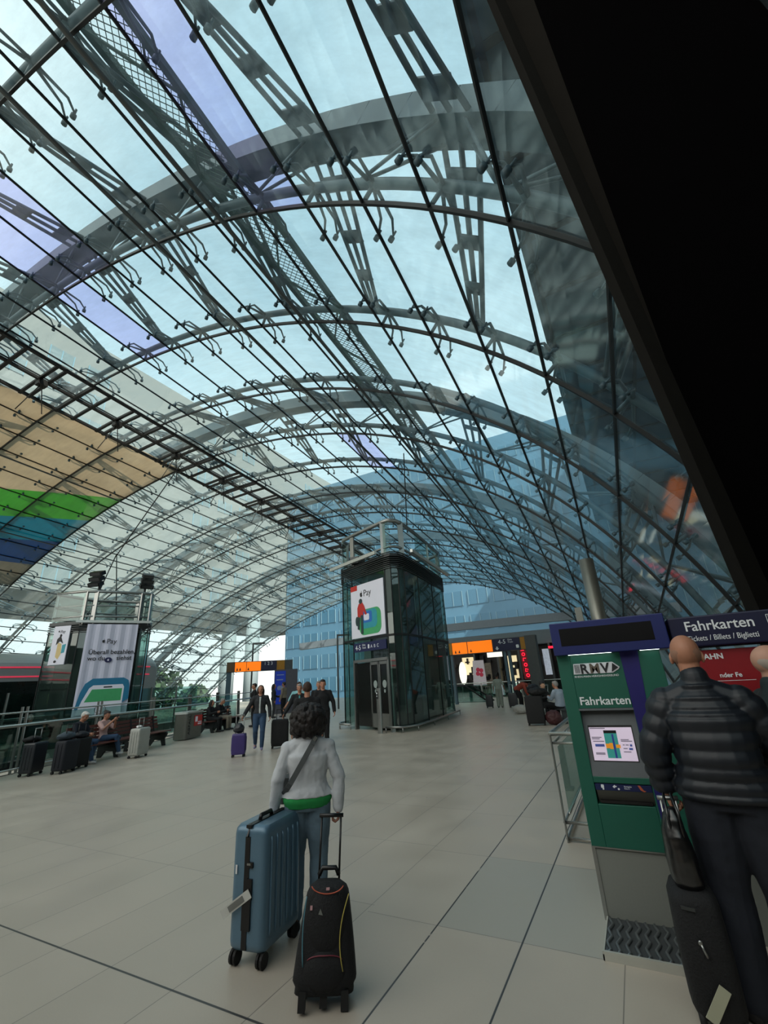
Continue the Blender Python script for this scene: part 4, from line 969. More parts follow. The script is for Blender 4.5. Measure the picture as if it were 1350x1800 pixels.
m.build('icon_frame', M_txt, hd); m = MB(); f.box(m, .572, .6, 1.87, 1.92, .06, .062); f.box(m, .605, .636, 1.85, 1.915, .06, .062); m.build('ticket_icon', M_txt, hd)
text('DB BAHN', 'lettering', M_txt, db, .052, f.mw(.02, 1.656, .002), bold=.0015, squash=1.05)
text('nder Fe', 'lettering', M_txt, db, .042, f.mw(.20, 1.53, .002), bold=.0008); m = MB(); f.box(m, .1, .4, 1.505, 1.508, 0, .002); m.build('thin_line', M_txt, db)
m = MB(); f.box(m, .12, .52, .95, 1.3, -.0, .01); m.build('screen', M_scr, db)

# ------------------------------------------------------------------ people
BASE = dict(pel=(0, 0, .96), wa=(0, .0, 1.10), ch=(0, .0, 1.30), nb=(0, -.01, 1.455), hd=(0, .02, 1.61),
            shL=(-.178, 0, 1.385), shR=(.178, 0, 1.385), elL=(-.25, -.01, 1.12), elR=(.25, -.01, 1.12), wrL=(-.27, .06, .88), wrR=(.27, .06, .88),
            hpL=(-.09, 0, .93), hpR=(.09, 0, .93), knL=(-.10, .03, .51), knR=(.10, .03, .51), anL=(-.10, -.01, .09), anR=(.10, -.01, .09),
            toL=(-.12, .14, .03), toR=(.12, .14, .03))
def pose(H, **ov):
    k = H / 1.75; d = dict(BASE); d.update(ov); return {a: V3(b) * k for a, b in d.items()}, k
SIT = dict(pel=(0, 0, .54), wa=(0, -.03, .68), ch=(0, -.02, .88), nb=(0, .01, 1.035), hd=(0, .06, 1.18), shL=(-.178, .0, .965), shR=(.178, .0, .965),
           elL=(-.24, .12, .74), elR=(.24, .12, .74), wrL=(-.10, .34, .80), wrR=(.10, .34, .80), hpL=(-.09, .02, .52), hpR=(.09, .02, .52),
           knL=(-.12, .46, .52), knR=(.12, .46, .52), anL=(-.12, .46, .09), anR=(.12, .46, .09), toL=(-.14, .60, .03), toR=(.14, .60, .03))
def ring(c, right, fwd, rx, ry, n=20, sq=2.3):
    r = []
    for i in range(n):
        a = 2 * PI * i / n; ca, sa = math.cos(a), math.sin(a)
        r.append(c + right * rx * math.copysign(abs(ca) ** (2 / sq), ca) + fwd * ry * math.copysign(abs(sa) ** (2 / sq), sa))
    return r
def torso(mb, J, k, grow, lo, hi, fem=0, belly=0, rib=0., flare=0., bulk=1., front=0.):
    """elliptic rings along the spine; lo, hi run 0 (crotch) .. 5 (neck)"""
    sp = [J['pel'] - (J['wa'] - J['pel']).normalized() * .09 * k, J['pel'] + V3((0, 0, .0)), J['wa'], J['ch'], (J['shL'] + J['shR']) / 2 - (J['nb'] - J['ch']) * .06, J['nb'] + (J['hd'] - J['nb']) * .18]
    wx = [.145, .168 + .008 * fem, .140 - .012 * fem, .160 - .010 * fem, .118 - .012 * fem, .058]; wy = [.098, .112 + .008 * fem, .098 + belly, .115 + .0 * fem, .084, .058]
    rs = []; N = int((hi - lo) * (14 if rib else 4)) + 1
    for i in range(N + 1):
        t = lo + (hi - lo) * i / N; a = min(4, int(t)); f = t - a; f2 = f * f * (3 - 2 * f)
        c = sp[a].lerp(sp[a + 1], f); up = (sp[min(5, a + 1)] - sp[max(0, a)]).normalized()
        rt = (J['shR'] - J['shL']).normalized().lerp((J['hpR'] - J['hpL']).normalized(), max(0, 1 - t / 4)).normalized(); fw = up.cross(rt).normalized()
        g = grow * (1. if t < 4.3 else .6) + rib * abs(math.sin(t * PI * 2.2)) + flare * max(0, 1.5 - t)
        ww = wx[a] + (wx[a + 1] - wx[a]) * f2; yy = wy[a] + (wy[a + 1] - wy[a]) * f2
        if a == 4: ww = wx[4] + (wx[5] - wx[4]) * min(1, f * 1.5) ; yy = wy[4] + (wy[5] - wy[4]) * f
        if front: rs.append(ring(c, rt, fw, front * k, (yy * bulk + g) * k))
        else: rs.append(ring(c, rt, fw, (ww * bulk + g) * k, (yy * bulk + g) * k))
    if hi > 4.2 and not front:
        for s in 'LR': mb.caps([J['nb'] - V3((0, 0, .035 * k)), J['sh' + s] + (J['nb'] - J['sh' + s]) * .12 - V3((0, 0, .012 * k))], [(.052 + grow) * k, (.046 + grow) * k], 12)
    return mb.loft(rs)
def arm(mb, J, k, s, grow, to=1., rib=0., fem=0):
    a, b, c = J['sh' + s], J['el' + s], J['wr' + s]; ins = a + ((J['sh' + ('R' if s == 'L' else 'L')] - a) * .22) - V3((0, 0, .02 * k))
    pts = [ins, a, a.lerp(b, .5), b, b.lerp(c, .5), b.lerp(c, min(1, to))]; r0 = [.060, .056 - .004 * fem, .048 - .003 * fem, .041, .036, .029]
    if to < .5: pts = [ins, a, a.lerp(b, .5), a.lerp(b, .9)]; r0 = r0[:4]
    if rib:
        q = [ins, a]; r = [(.055 + grow) * k, (.052 + grow) * k]
        for seg, (p0, p1, ra, rb) in enumerate(((a, b, .056, .043), (b, b.lerp(c, to), .043, .036))):
            for i in range(1, 19):
                f = i / 18; q.append(p0.lerp(p1, f)); r.append((ra + (rb - ra) * f + grow + rib * abs(math.sin(f * PI * 3))) * k)
        mb.tube(q, r, 14); mb.ell(a, ((.056 + grow) * k,) * 3)
    else: mb.caps(pts, [(x + grow) * k for x in r0], 12)
    return mb
def leg(mb, J, k, s, grow, to=1., wide=0., fem=0, bulk=1.):
    a, b, c = J['hp' + s], J['kn' + s], J['an' + s]
    pts = [a, a.lerp(b, .45), b, b.lerp(c, .35), b.lerp(c, min(1, to))]; r = [.088 + .004 * fem, .080, .056, .054, .038]
    return mb.caps(pts, [(x * (1 + (bulk - 1) * (1, 1, .8, .5, .3)[i]) + grow + wide * i / 4) * k for i, x in enumerate(r)], 14)
def hand(mb, J, k, s, grip=.5, fine=True, d=None, n=None):
    w_ = J['wr' + s]; e = J['el' + s]; u = V3(d).normalized() if d else (w_ - e).normalized()
    sd = 1 if s == 'R' else -1
    n = V3(n) if n else V3((-sd, .15, 0)); n = (n - u * n.dot(u)).normalized(); lat = n.cross(u).normalized() * (1 if s == 'R' else -1)
    if lat.y < 0 and abs(lat.y) > .3: lat = -lat            # thumb side forward
    R = Matrix((lat, u, n)).transposed()
    mb.ell(w_ + u * .045 * k, (.040 * k, .055 * k, .017 * k), 12, 8, R)
    mb.caps([w_ - u * .03 * k, w_ + u * .02 * k], [.027 * k, .026 * k], 10)
    for i in range(4):
        L = (.9, 1., .95, .75)[i]; b = w_ + u * .088 * k + lat * (1.5 - i) * .0195 * k
        pts = [b - u * .02 * k, b]; dirn = 0
        for seg, ln in enumerate((.040, .027, .021)):
            dirn += grip * (1.0, 1.15, .9)[seg]; pts.append(pts[-1] + (u * math.cos(dirn) + n * math.sin(dirn)) * ln * L * k)
        mb.caps(pts, [.0095 * k, .0095 * k, .0088 * k, .008 * k, .0068 * k], 8) if fine else mb.tube(pts, [.011 * k] * 5, 6)
    b = w_ + u * .025 * k + lat * .03 * k; t1 = b + (u * .75 + lat * .65 + n * .25).normalized() * .042 * k; t2 = t1 + (u * .85 + lat * .1 + n * (.3 + .6 * grip)).normalized() * .034 * k
    mb.caps([b, t1, t2], [.014 * k, .0115 * k, .0085 * k], 8)
    return mb
def headm(mb, J, k, yaw=0., nod=0.):
    h = J['hd']; R = Matrix.Rotation(yaw, 3, 'Z') @ Matrix.Rotation(nod, 3, 'X'); s = lambda x, y, z: h + R @ (V3((x, y, z)) * k)
    mb.ell(s(0, -.012, .028), (.076 * k, .096 * k, .092 * k), 20, 14, R)
    mb.ell(s(0, .022, -.035), (.060 * k, .070 * k, .078 * k), 16, 12, R)
    mb.ell(s(0, .052, -.082), (.032 * k, .032 * k, .028 * k), 12, 8, R)       # chin
    mb.ell(s(0, .092, -.012), (.013 * k, .022 * k, .028 * k), 10, 8, R); mb.ell(s(0, .104, -.024), (.017 * k, .014 * k, .012 * k), 10, 8, R)   # nose
    mb.ell(s(0, .082, -.055), (.026 * k, .012 * k, .011 * k), 10, 8, R)       # lips
    mb.ell(s(0, .072, .022), (.055 * k, .018 * k, .013 * k), 12, 8, R)        # brow
    for sx in (-1, 1):
        mb.ell(s(sx * .078, -.012, -.012), (.011 * k, .022 * k, .034 * k), 10, 8, R @ Matrix.Rotation(sx * .25, 3, 'Z'))
        mb.ell(s(sx * .045, .055, -.028), (.022 * k, .022 * k, .02 * k), 10, 8, R)
    mb.caps([J['nb'] - V3((0, 0, .04 * k)), s(0, -.02, -.05)], [.060 * k, .054 * k], 14)
    return s, R
def remesh(o, vox, disp=0., dsize=.1, smooth=4):
    r = o.modifiers.new('remesh', 'REMESH'); r.mode = 'VOXEL'; r.voxel_size = vox; r.use_smooth_shade = True
    if smooth: s = o.modifiers.new('smooth', 'SMOOTH'); s.iterations = smooth; s.factor = .5
    if disp:
        t = bpy.data.textures.new('folds', 'CLOUDS'); t.noise_scale = dsize; t.noise_depth = 2
        d = o.modifiers.new('folds', 'DISPLACE'); d.texture = t; d.strength = disp; d.mid_level = .5; d.texture_coords = 'LOCAL'
    return o
def person(name_label, loc, rz, H, P, top, bottom, shoe, skin=None, hair=('short', None), vox=.014, fem=0, yaw=0., nod=0., grip=(.5, .5), hd_=(None, None), sleeve=1., tgrow=.022, bgrow=.016, wide=0., hem=.7, belly=0., inner=None, rib=0., face=True, collar=None, hn=(None, None), disp=.012, bulk=1., hairk=1., band=None):
    J, k = pose(H, **P); g = empty('person', loc, rz, name_label, 'person'); skin = skin or M_skin; fine = vox < .011
    m = MB(); torso(m, J, k, 0, 0, 5, fem, belly)
    for i, s in enumerate('LR'):
        arm(m, J, k, s, 0, 1., 0, fem); leg(m, J, k, s, 0, 1., 0, fem); hand(m, J, k, s, grip[i], fine, hd_[i], hn[i])
        m.caps([J['an' + s] - V3((0, .03, .03)) * k, J['to' + s]], [.034 * k, .026 * k], 10)
    s_, R = headm(m, J, k, yaw, nod)
    remesh(m.build('body', skin, g), vox * (.62 if fine else .8) * 1., 0, .1, 2)
    if face:
        for sx in (-1, 1): MB().ell(s_(sx * .030, .077, -.002), (.011 * k, .008 * k, .007 * k), 10, 8, R).build('eye', mat('eye_dark', '1d1512', .3), g, True)
        MB().ell(s_(0, .092, -.055), (.022 * k, .006 * k, .0045 * k), 10, 6, R).build('mouth', mat('lips', '8c4a42', .5), g, True)
    # trousers
    m = MB(); torso(m, J, k, bgrow, 0, 2.0, fem, belly, bulk=bulk)
    for s in 'LR': leg(m, J, k, s, bgrow, .97 if wide < .01 else 1.03, wide, fem, bulk)
    remesh(m.build('trousers', bottom, g), vox, disp * .8, .08)
    # top
    if inner:
        m = MB()
        if band: torso(m, J, k, max(.012, tgrow - .006) + .004, hem - band, hem + .06, fem, belly, bulk=bulk)
        else: torso(m, J, k, tgrow + .007, hem, 4.35, fem, belly, front=.055)
        remesh(m.build('shirt', inner, g), vox * .8, 0, .09)
    m = MB(); torso(m, J, k, tgrow, hem, 4.75 if collar else 4.55, fem, belly, rib, .015, bulk)
    for s in 'LR': arm(m, J, k, s, tgrow * .8 + .002, sleeve, rib, fem)
    if collar: m.caps([J['nb'] - V3((0, 0, .02 * k)), J['nb'] + V3((0, 0, .035 * k))], [.078 * k, .072 * k], 16)
    remesh(m.build('jacket' if sleeve > .9 else 'shirt', top, g), vox * (.75 if rib else 1), 0 if rib else disp, .085, 2 if rib else 4)
    for s in 'LR':
        a = J['an' + s]; t = J['to' + s]; m = MB(); d = (t - a); d.z = 0; d = d.normalized() if d.length > 1e-3 else V3((0, 1, 0))
        base = V3((a.x, a.y, min(a.z, t.z) - .0)); z0 = t.z - .03 * k
        m.caps([V3((a.x, a.y, z0 + .045 * k)) - d * .045 * k, V3((t.x, t.y, t.z + .012 * k))], [.043 * k, .034 * k], 12); m.caps([a - V3((0, 0, .02 * k)), V3((a.x, a.y, z0 + .05 * k))], [.044 * k, .042 * k], 10)
        remesh(m.build('shoe', shoe, g), max(.008, vox * .8), 0, .1, 2)
    st, hm = hair; hm = hm or mat('dark_hair', '1a1210', .6, var=.4, scale=60, bump=.3)
    Rn = random.Random(int(H * 1000) + len(name_label)); m = MB()
    if st == 'short':
        m.ell(s_(0, -.030, .030), (.083 * k, .094 * k, .098 * k), 20, 12, R); m.ell(s_(0, .035, .082), (.066 * k, .055 * k, .035 * k), 14, 8, R); remesh(m.build('hair', hm, g), .01, .012, .02, 2)
    elif st == 'curly':
        for i in range(280):
            a, z = Rn.uniform(0, 2 * PI), Rn.uniform(-1, 1); q = math.sqrt(1 - z * z); x, y = q * math.cos(a), q * math.sin(a)
            if y > .55 and z < .55: continue
            c = s_(x * .098 * hairk * (1 + .30 * max(0, -z)), y * .105 * hairk - .025, .02 + z * (.105 if z > 0 else .165)); rr = Rn.uniform(.022, .038) * k
            m.ell(c, (rr, rr, rr * 1.1), 8, 6)
        m.ell(s_(0, -.035, -.01), (.10 * k * hairk, .095 * k * hairk, .13 * k), 14, 10); remesh(m.build('hair', hm, g), max(.006, vox * .7), .010, .018, 1)
    elif st == 'long':
        m.ell(s_(0, -.028, .040), (.086 * k, .094 * k, .092 * k), 20, 12, R); m.caps([s_(0, -.05, .03), s_(0, -.085, -.08), s_(0, -.10, -.20)], [.085 * k, .075 * k, .05 * k], 14)
        for sx in (-1, 1): m.caps([s_(sx * .05, 0, .06), s_(sx * .085, -.01, -.03), s_(sx * .085, -.02, -.14)], [.04 * k, .03 * k, .022 * k], 10)
        remesh(m.build('hair', hm, g), .010, .012, .03, 2)
    elif st == 'bun':
        m.ell(s_(0, -.028, .040), (.084 * k, .092 * k, .090 * k), 20, 12, R); m.ell(s_(0, -.09, .10), (.045 * k, .045 * k, .04 * k)); m.ell(s_(0, .04, .08), (.062 * k, .05 * k, .035 * k)); remesh(m.build('hair', hm, g), .010, .010, .02, 2)
    elif st == 'stubble':
        m.ell(s_(0, -.020, .005), (.0795 * k, .092 * k, .060 * k), 20, 12, R @ Matrix.Rotation(-.5, 3, 'X')); remesh(m.build('hair', hm, g), .009, .0, .02, 1)
    return g, J, k
C = lambda n, h, **q: mat(n, h, q.pop('rough', .85), var=q.pop('var', .15), scale=q.pop('scale', 25), bump=q.pop('bump', .15), **q)
M_jean = C('light_jeans', '5d7280', scale=14, var=.28); M_jeand = C('blue_jeans', '2e4763', var=.25); M_wjk = C('white_denim', 'b9bcc0', var=.08); M_gsh = C('green_shirt', '1f8a45'); M_blk = C('black_cloth', '0d0e11'); M_navy2 = C('navy_cloth', '121722')
M_puff = mat('navy_puffer', '0e141d', .5, var=.2, scale=6, bump=.1); M_shoe = mat('dark_shoe', '1b1b1d', .6); M_shoew = mat('pale_shoe', 'a9a9a9', .6); M_greyh = mat('grey_hair', '8d8a86', .7, var=.3, scale=70, bump=.3); M_brown_h = mat('brown_hair', '3a261b', .7, var=.3, scale=70, bump=.3)
M_curly = mat('dark_curly_hair', '140d0c', .65, var=.5, scale=50, bump=.4); M_stub = mat('cropped_grey_hair', '96705d', .8, var=.15, scale=90)

# 1 foreground woman
person('woman with dark curly hair seen from behind in white jacket, pulling two suitcases', (-2.47, 3.20, 0), math.radians(37), 1.50,
       dict(shL=(-.185, 0, 1.36), shR=(.185, -.0, 1.36), elL=(-.27, -.03, 1.12), wrL=(-.30, .02, .87), elR=(.285, -.04, 1.10), wrR=(.27, -.07, .875), knR=(.10, .02, .51), anR=(.09, -.04, .09), knL=(-.10, .10, .53), anL=(-.10, .02, .10), toL=(-.12, .17, .03), toR=(.11, .10, .03), hd=(0, .02, 1.60), nb=(0, -.01, 1.46)),
       M_wjk, M_jean, M_shoe, M_skind, ('curly', M_curly), .0075, 1, grip=(.9, 1.0), hd_=((0.05, .1, -1), (.05, -.05, -1)), tgrow=.022, bgrow=.014, hem=1.12, inner=M_gsh, disp=.018, wide=.006, face=False, bulk=1.16, hairk=1.5, band=.85)
# crossbody strap
cb = empty('crossbody_bag', (-2.47, 3.20, 0), math.radians(37), 'grey crossbody bag strap running diagonally over the white jacket', 'bag')
m = MB(); kk = 1.50 / 1.75; pts = []
for i in range(15):
    t = i / 14; x = .085 - .30 * t; z = 1.475 - .47 * t; y = -.145 - .035 * math.sin(t * PI) + .02 * t + (.10 * max(0, t - .82) / .18) + (.08 * max(0, .12 - t) / .12)
    pts.append(V3((x, y, z)) * kk)
for p, q in zip(pts, pts[1:]): m.beam(p, q + (q - p) * .15, .040, .006, (0, 1, .1))
m.build('strap', C('grey_strap', '55595a'), cb)
m = MB(); m.prism(rrect(.24, .10, .03, 4), -.09, .09); m.build('pouch', C('grey_pouch', '3c3f40'), cb, mw=Matrix.Translation((-.17 * kk, .20, .86)) @ Matrix.Rotation(1.3, 4, 'Z'))
m = MB(); m.bb((-.02, -.004, -.012), (.02, .004, .012)); m.build('buckle', M_steel, cb, mw=Matrix.Translation(pts[1] + V3((0, -.012, 0))) @ Matrix.Rotation(-.9, 4, 'Y'))
# 2 bald man
person('bald man seen from behind in navy quilted puffer jacket before the ticket machines', (.30, 3.36, 0), math.radians(-4), 1.80,
       dict(elL=(-.30, -.02, 1.13), wrL=(-.285, .05, .93), elR=(.30, .05, 1.14), wrR=(.20, .28, 1.08), anL=(-.14, 0, .09), anR=(.14, 0, .09), knL=(-.12, .02, .5), knR=(.13, .02, .5), nb=(0, .0, 1.48), hd=(-.01, .03, 1.635)),
       M_puff, M_navy2, M_shoe, M_skin, ('stubble', M_stub), .009, 0, grip=(1., .6), hd_=((0, .1, -1), None), tgrow=.034, bgrow=.028, hem=.45, bulk=1.12, rib=.013, wide=.03, collar=True, face=False, belly=.03)
# 3 second man
person('balding grey man in dark jacket partly cut by the right picture edge', (.745, 3.72, 0), math.radians(-78), 1.74,
       dict(elL=(-.23, .1, 1.13), wrL=(-.14, .30, 1.1)), C('dark_teal_jacket', '1d2a2c'), M_navy2, M_shoe, mat('pale_skin', 'b98d78', .55, var=.1, scale=20), ('stubble', mat('silver_stubble', 'a3978d', .8)), .011, 0, tgrow=.034, hem=.5, collar=True)
nb = dict(vox=.016)
# 4, 5 seated pair on the near bench
rz_h = math.atan2(-.93, .36)
person('white-haired man in navy jacket and jeans seated on the bench looking at a phone', (-13.62, 7.62, 0), rz_h, 1.72, dict(SIT, hd=(0, .10, 1.17), wrL=(-.06, .36, .72), wrR=(.08, .34, .72), elL=(-.26, .10, .72), elR=(.26, .10, .72), anL=(-.14, .36, .09), toL=(-.18, .48, .03), anR=(.12, .60, .09), toR=(.14, .74, .03)), C('navy_jacket', '151a26'), M_jeand, M_shoew, None, ('short', mat('white_hair', 'c9c6c0', .7)), nod=-.4, **nb)
person('dark-haired woman in pale pink top and jeans seated on the bench holding up a phone', (-13.92, 8.45, 0), rz_h, 1.66, dict(SIT, wrL=(-.05, .34, 1.02), wrR=(.06, .36, 1.04), elL=(-.24, .18, .80), elR=(.24, .18, .80), knR=(.02, .48, .58), anR=(-.05, .58, .16), toR=(-.05, .70, .10)), C('pale_pink_top', 'c3a09a'), M_jeand, M_shoew, None, ('bun', None), fem=1, sleeve=.4, nod=-.15, **nb)
def phone(loc, rz, lb):
    g = empty('phone', loc, rz, lb, 'phone'); MB().box((0, 0, 0), (.075, .01, .15)).build('case', M_black, g); MB().box((0, -.007, 0), (.066, .003, .135)).build('screen', mat('phone_screen', 'aab4bd', .3, emit=.25), g)
phone((-13.62 + .385 * .93, 7.62 + .385 * .36, .74), rz_h, 'phone in the hands of the white-haired seated man'); phone((-13.92 + .40 * .93, 8.45 + .40 * .36, 1.04), rz_h, 'phone held up by the seated woman in pink')
# 6 walking woman
person('woman in dark jacket, white top and jeans walking towards the camera with a purple case', (-9.62, 10.25, 0), math.radians(-140), 1.70,
       dict(knL=(-.10, .12, .53), anL=(-.09, .10, .10), toL=(-.10, .24, .05), knR=(.10, .06, .52), anR=(.11, -.24, .17), toR=(.12, -.14, .06), elR=(.33, -.02, 1.14), wrR=(.44, .06, .94), elL=(-.27, -.04, 1.13), wrL=(-.29, .02, .88)),
       C('charcoal_jacket', '26282b'), M_jeand, mat('lilac_shoe', '8985a6', .7), None, ('long', mat('auburn_dark_hair', '241413', .7)), fem=1, vox=.013, inner=C('white_top', 'b4bab8'), hem=1.1)
m = MB(); J_, k_ = pose(1.70); torso(m, {a: b + V3((0, .020, 0)) for a, b in J_.items()}, k_ * .88, .012, 1.2, 4.3, 1)
# 7 group by the black case
person('grey-haired man in dark open jacket over turquoise shirt holding a black suitcase', (-8.45, 10.55, 0), math.radians(-142), 1.68, dict(elR=(.30, .0, 1.14), wrR=(.42, .10, .95)), C('dark_open_jacket', '14171b'), M_blk, M_shoe, None, ('short', M_greyh), inner=C('turquoise_shirt', '4f9c9d'), hem=1.0, **nb)
person('man in pale turquoise shirt standing behind the grey-haired man', (-9.55, 11.9, 0), math.radians(-150), 1.74, dict(elR=(.30, .05, 1.16), wrR=(.40, .25, 1.0)), C('pale_turquoise_shirt', '7fb3b8'), M_blk, M_shoe, None, ('short', M_brown_h), sleeve=.4, **nb)
person('brown-haired man in black seen from behind, just beyond the curly-haired woman', (-5.35, 6.90, 0), math.radians(36), 1.70, {}, M_blk, M_blk, M_shoe, None, ('short', M_brown_h), vox=.013, face=False)
person('dark-haired man in black jacket facing the camera right of the group', (-7.65, 10.55, 0), math.radians(-140), 1.76, dict(elL=(-.28, 0, 1.14), wrL=(-.30, .08, .92)), M_blk, M_blk, M_shoe, None, ('short', None), **nb)
person('white-haired person in dark clothes half hidden behind the man in black', (-9.0, 12.2, 0), math.radians(-145), 1.74, {}, M_blk, M_blk, M_shoe, None, ('short', M_greyh), **nb)
# 10 bench two
person('long-haired woman in black seated on the far bench', (-15.98, 14.1, 0), rz_h, 1.66, dict(SIT), M_blk, M_blk, M_shoe, None, ('long', None), fem=1, **nb)
person('person in black top and beige trousers seated at the far bench beside the long-haired woman', (-16.2, 14.8, 0), rz_h, 1.70, dict(SIT, hd=(0, .12, 1.17)), M_blk, C('beige_trousers', '8b8071'), M_shoe, None, ('short', M_greyh), nod=-.3, **nb)
# 11 far people
person('man in black with backpack standing far behind the walking woman', (-15.4, 16.0, 0), 2.4, 1.82, {}, M_blk, M_blk, M_shoe, None, ('short', None), vox=.02, disp=0)
person('left one of two distant people standing by the blue panel stand', (-18.0, 20.2, 0), -.9, 1.76, dict(wrL=(-.1, .3, 1.05)), C('dark_grey_coat', '26272b'), C('grey_trousers', '3a3a3d'), M_shoe, None, ('long', None), vox=.02, disp=0, fem=1)
person('right one of two distant people, wearing beige top by the blue panel stand', (-17.7, 20.7, 0), 1.8, 1.84, dict(wrR=(.1, .3, 1.05)), C('beige_top', '7d7264'), M_blk, M_shoe, None, ('short', None), vox=.02, disp=0)
# 12-14 right side
person('woman in pale grey-green clothes seen from behind between two upright cases', (-6.33, 23.75, 0), math.radians(10), 1.60, dict(wrR=(.34, .02, .90), elR=(.30, -.02, 1.14)), C('sage_top', '8f968c'), C('sage_trousers', '8a9086'), M_shoe, M_skind, ('bun', None), fem=1, sleeve=.4, wide=.03, vox=.02, disp=0, face=False)
person('person in rust-red top bending over luggage near the baggage cart', (-4.75, 21.3, 0), math.radians(-100), 1.70, dict(pel=(0, -.12, .92), wa=(0, .02, 1.02), ch=(0, .20, 1.10), nb=(0, .38, 1.12), hd=(0, .52, 1.04), shL=(-.18, .33, 1.10), shR=(.18, .33, 1.10), elL=(-.22, .40, .84), elR=(.22, .40, .84), wrL=(-.16, .50, .60), wrR=(.16, .50, .60), hpL=(-.09, -.10, .90), hpR=(.09, -.10, .90)), C('rust_top', '8e3b2c'), M_blk, M_shoe, None, ('short', mat('red_brown_hair', '3d1512', .7)), vox=.018, disp=0, nod=-.9)
m = MB(); 
person('dark-haired person with pale face seated low beside the tall black suitcase', (-3.05, 17.2, 0), math.radians(-120), 1.70, dict(SIT), M_blk, M_blk, M_shoe, mat('light_skin', 'b58d72', .55), ('bun', None), vox=.018, disp=0)
person('seated person in pale blue jacket just left of the green ticket machine', (-2.45, 16.6, 0), math.radians(60), 1.72, dict(SIT), C('pale_blue_jacket', '9aa6b4'), M_blk, M_shoew, None, ('short', M_greyh), vox=.018, disp=0, face=False)
g = empty('bench', (-2.55, 17.1, 0), math.radians(-65), 'bench under the seated pair left of the green ticket machine', 'bench')
MB().bb((-.95, -.25, .40), (.95, .25, .44)).build('seat', M_steeld, g)
for x in (-.8, .8): MB().bb((x - .03, -.2, 0), (x + .03, .2, .40)).build('leg', M_steeld, g)

# ------------------------------------------------------------------ luggage
def suitcase(loc, rz, w_, d_, h_, mt, label, ribs=4, handle=0., band=None, soft=False, wheels=True, tilt=0., wh=.06, name='suitcase', hard_r=.035):
    """w_ across x, d_ along y, standing on wheels"""
    g = empty(name, loc, rz, label, 'suitcase')
    if tilt: g.rotation_euler = (tilt, 0, rz)
    m = MB(); z0, z1 = (wh if wheels else 0), h_
    prof = rrect(w_, d_, hard_r * (1.3 if soft else 1), 5); rs = []
    for z, s in ((z0, .90), (z0 + .02, .98), (z0 + .05, 1.), (z1 - .05, 1.), (z1 - .018, .97), (z1, .88)): rs.append([V3((x * s, y * s, z)) for x, y in prof])
    m.loft(rs); sh_ = m.build('shell', mt, g, True); b = sh_.modifiers.new('split', 'EDGE_SPLIT'); b.split_angle = math.radians(45)
    for i in range(ribs):
        for sx in (-1, 1):
            y = -d_ / 2 + d_ * (i + 1) / (ribs + 1); m = MB(); m.tube([(sx * (w_ / 2 - .002), y, z0 + .07), (sx * (w_ / 2 + .004), y, z0 + .1), (sx * (w_ / 2 + .004), y, z1 - .1), (sx * (w_ / 2 - .002), y, z1 - .07)], .009, 6); m.build('rib', mt, g, True)
    if wheels:
        for sx in (-1, 1):
            for sy in (-1, 1):
                x, y = sx * (w_ / 2 - .035), sy * (d_ / 2 - .045); m = MB(); m.tube([(x, y, wh + .01), (x, y, wh * .7)], .018, 8); hb = m.build('wheel', M_rubber, g, True)
                m = MB(); 
                for q in (-.014, .014): m.tube([(x + q - .008, y, wh * .5), (x + q + .008, y, wh * .5)], wh * .5, 16)
                m.build('tyre', M_rubber, hb)
    if handle:
        m = MB()
        for q in (-1, 1): m.tube([(q * min(.10, w_ / 2 - .03) if w_ > d_ else 0, q * min(.10, d_ / 2 - .03) if w_ <= d_ else 0, z1 - .02), (q * min(.10, w_ / 2 - .03) if w_ > d_ else 0, q * min(.10, d_ / 2 - .03) if w_ <= d_ else 0, handle)], .009, 8)
        if w_ > d_: m.tube([(-.11, 0, handle), (.11, 0, handle)], .014, 8)
        else: m.tube([(0, -.11, handle), (0, .11, handle)], .014, 8)
        m.build('pull_handle', M_steel if not soft else M_black, g, True)
    return g
# blue hard case of the foreground woman
M_bluec = mat('metallic_blue_shell', '587588', .32, .2, .06, 30)
g = suitcase((-2.585, 2.90, 0), math.radians(8), .27, .46, .76, M_bluec, 'large metallic blue hard-shell suitcase with white airline tag at the left of the curly-haired woman', 6, 0, wh=.085, hard_r=.045)
m = MB()
m.loft([[V3((x, -.2285 - .006, z)) for x, z in ((-.028, .10), (.010, .10), (.010, .70), (-.028, .70))], [V3((x, -.2285 + .01, z)) for x, z in ((-.028, .10), (.010, .10), (.010, .70), (-.028, .70))]])
m.bb((-.03, -.23, .748), (.012, .21, .766)); m.beam((-.009, -.231, .695), (-.009, -.19, .76), .038, .01, (1, 0, 0)); zb_ = m.build('zip_band', M_black, g)
for a_, b_ in (((-.028, -.243, .20), (.035, -.228, .36)), ((.0, -.243, .36), (.040, -.228, .47)), ((.01, -.243, .53), (.042, -.228, .56))): MB().bb(a_, b_).build('lock_plate', M_black, g)
m = MB(); m.bb((.0, -.246, .545), (.028, -.242, .556)); m.build('lock', M_steel, g)
m = MB(); m.tube([(-.01, -.10, .765), (-.01, -.09, .79), (-.01, .03, .79), (-.01, .04, .765)], .014, 8); m.build('top_handle', M_black, g, True)
m = MB(); m.bb((-.095, -.2375, .49), (-.082, -.2355, .54)); m.build('sticker', M_white, g)
m = MB(); A_ = V3((.035, -.250, .40)); B_ = V3((-.165, -.262, .275))
m.beam(A_, B_, .052, .003, (0, 1, .1)); lt = m.build('airline_tag', mat('tag_paper', 'c2c2bc', .6), g); m = MB()
m.beam(A_.lerp(B_, .22) + V3((0, -.003, 0)), A_.lerp(B_, .75) + V3((0, -.003, 0)), .034, .002, (0, 1, .1)); m.build('tag_print', mat('tag_grey', '6f706c', .6), lt)
